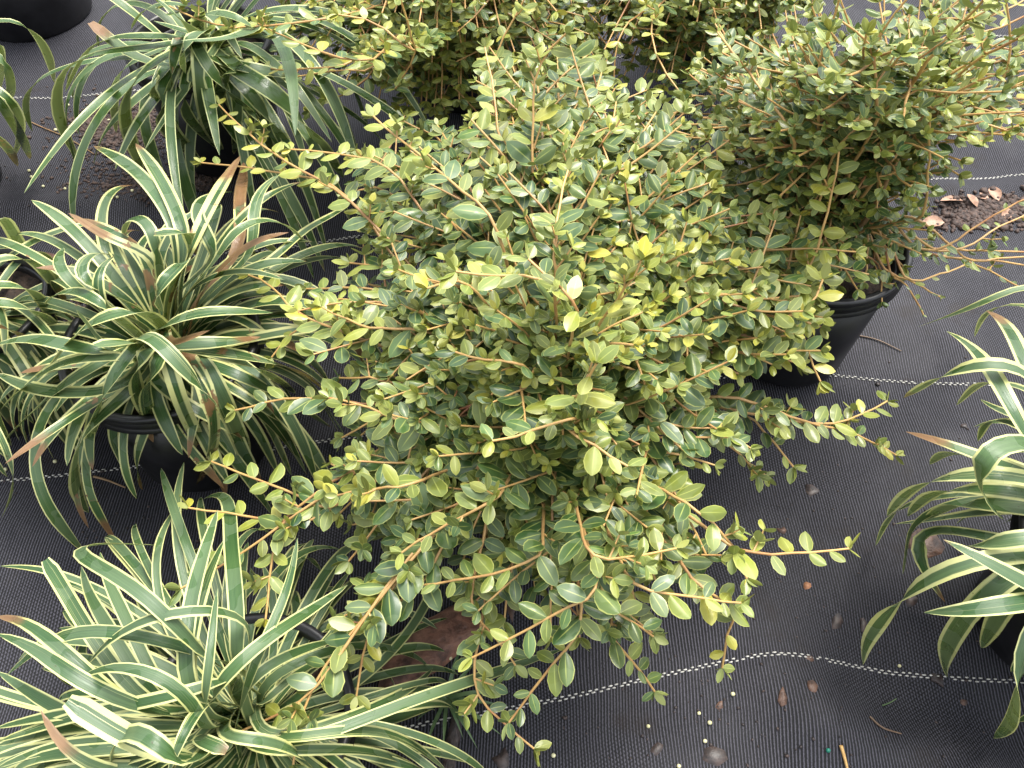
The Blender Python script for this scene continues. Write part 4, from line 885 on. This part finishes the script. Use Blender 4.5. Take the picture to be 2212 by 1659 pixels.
# big bark slab with grain grooves
def slab(pt, l, w, h, ang, label, seed, nx=26, ny=12, mat=M_SLAB):
    r = np.random.default_rng(seed); ph = r.random(8) * 6; V = []
    for i in range(nx):
        for j in range(ny):
            u, v = i / (nx - 1), j / (ny - 1); x = (u - .5) * l * (1 + .08 * math.sin(9 * v + ph[0])); wy = w * (.65 + .35 * math.sin(math.pi * (u * .8 + .12))) * (1 + .06 * math.sin(14 * u + ph[1]))
            z = h * (math.sin(math.pi * min(1, max(0, v))) ** .5) * (.75 + .25 * math.sin(5 * u + ph[2])) + .0012 * math.sin(38 * v + 3 * math.sin(6 * u) + ph[3]) + r.normal(0, .0004)
            z *= min(1, u * 9 + .15) * min(1, (1 - u) * 9 + .15); V.append((x, (v - .5) * wy, max(-.002, z) if 0 < j < ny - 1 else -.002))
    F_ = [(i * ny + j, (i + 1) * ny + j, (i + 1) * ny + j + 1, i * ny + j + 1) for i in range(nx - 1) for j in range(ny - 1)]
    o = obj('bark_slab', new_mesh('bark_slab', V, F_, mat)); p = grd(*pt); o.location = (p[0], p[1], p[2]); o.rotation_euler = (0, 0, R_(ang)); tag(o, label, 'bark')
slab(P8([(560, 880)])[0], .105, .050, .016, 32, 'rough reddish brown slab of bark beside the lush strap plant', 3)
slab(P8([(715, 1570)])[0], .070, .012, .006, 82, 'thin dark strip of wet bark lying below the bark slab', 5, mat=M_CHIP)
slab(P1([(2050, 2050)])[0], .06, .03, .012, 10, 'brown bark chunk behind the left sprigs of the big holly', 8)
# twigs
def twig(pts, r, label, mat=M_STEM, age=0.):
    P = spline([grd(x, y, .0015) for x, y in pts], 12); V, F_, A = tube(P, r, r * .6, age, age); t = np.stack([A, A, A, A * 0 + 1], 1)
    tag(obj('twig', new_mesh('twig', V, F_, mat, None, t)), label, 'twig')
twig(P9([(1035, 1515), (1060, 1600), (1085, 1700)]), .0016, 'short orange twig lying alone on the cloth below the creases')
twig(P1([(-40, 670), (80, 730), (160, 765), (280, 820), (380, 860), (470, 905), (600, 985)]), .0010, 'long thin brown twig lying across the cloth by the spilled soil', age=.7)
twig(P6([(1120, 530), (1250, 560), (1400, 630)]), .0009, 'dark thin twig on the cloth beside the ribbed pot', age=1.)
twig(P9([(1220, 1330), (1300, 1400), (1420, 1440)]), .0010, 'dark bent twig on the creased cloth', age=1.)
twig(P4([(590, 1420), (680, 1445), (790, 1490)]), .0014, 'brown shrivelled leaf stalk below the rusty strap plant', age=.8)
twig(P9([(1300, 1260), (1350, 1240), (1390, 1215)]), .0006, 'pale straw bit on the dark crease', M_GRASS)
# dry leaves in the earth strip on the right
LD, LDU = leaf_shape(.62, -.3, .2, .95, .03); ME_DRY = new_mesh('dry_leaf', LD, LF, M_DEAD, LDU)
for i, (pt, L, a_, lab) in enumerate([(P3([(1820, 1290)])[0], .034, 80, 'pinkish dry leaf lying by the cloth edge, end of the row'), (P3([(1910, 1330)])[0], .026, 30, 'orange dry leaf lying between two pinkish ones'),
                                     (P3([(2050, 1290)])[0], .030, 10, 'pinkish dry leaf standing on edge in damp earth'), (P3([(1990, 1280)])[0], .026, 60, 'tan dry leaf tucked behind the upright pinkish one'),
                                     (P3([(1700, 1430)])[0], .034, 85, 'flat tan dry leaf under the trailing holly twigs'), (P3([(2130, 1350)])[0], .028, 130, 'brown dry leaf at the far end of the earth strip')]):
    o = obj('fallen_leaf', ME_DRY); p = grd(*pt, .003); o.location = (p[0], p[1], p[2] + .001); o.rotation_euler = (R_(random.uniform(0, 25)), R_(random.uniform(-20, 20)), R_(a_)); L *= .8; o.scale = (L, L, L); tag(o, lab, 'leaf')
# grass weed by the bark slab
wp = grd(*P8([(690, 1210)])[0]); we = tag(empty('grass_weed', wp), 'small sprawling grass weed rooted beside the bark slab', 'weed')
for k_ in range(16):
    a_ = rng.random() * 6.28; L = rng.uniform(.03, .07); dd = np.array([math.cos(a_), math.sin(a_), 0]); P = spline([np.zeros(3), dd * L * .5 + UP * rng.uniform(.004, .016), dd * L + UP * .003], 7)
    t = np.linspace(0, 1, 7); w = .0017 * np.clip((1 - t) / .5, .05, 1); sd_ = np.array([-dd[1], dd[0], .2]); V = np.vstack([np.stack([P[i] - sd_ * w[i], P[i] + UP * -.0004, P[i] + sd_ * w[i]]) for i in range(7)])
    obj('blade', new_mesh('weed_blade', V, [(i * 3 + j, i * 3 + j + 1, i * 3 + j + 4, i * 3 + j + 3) for i in range(6) for j in range(2)], M_GRASS), we)
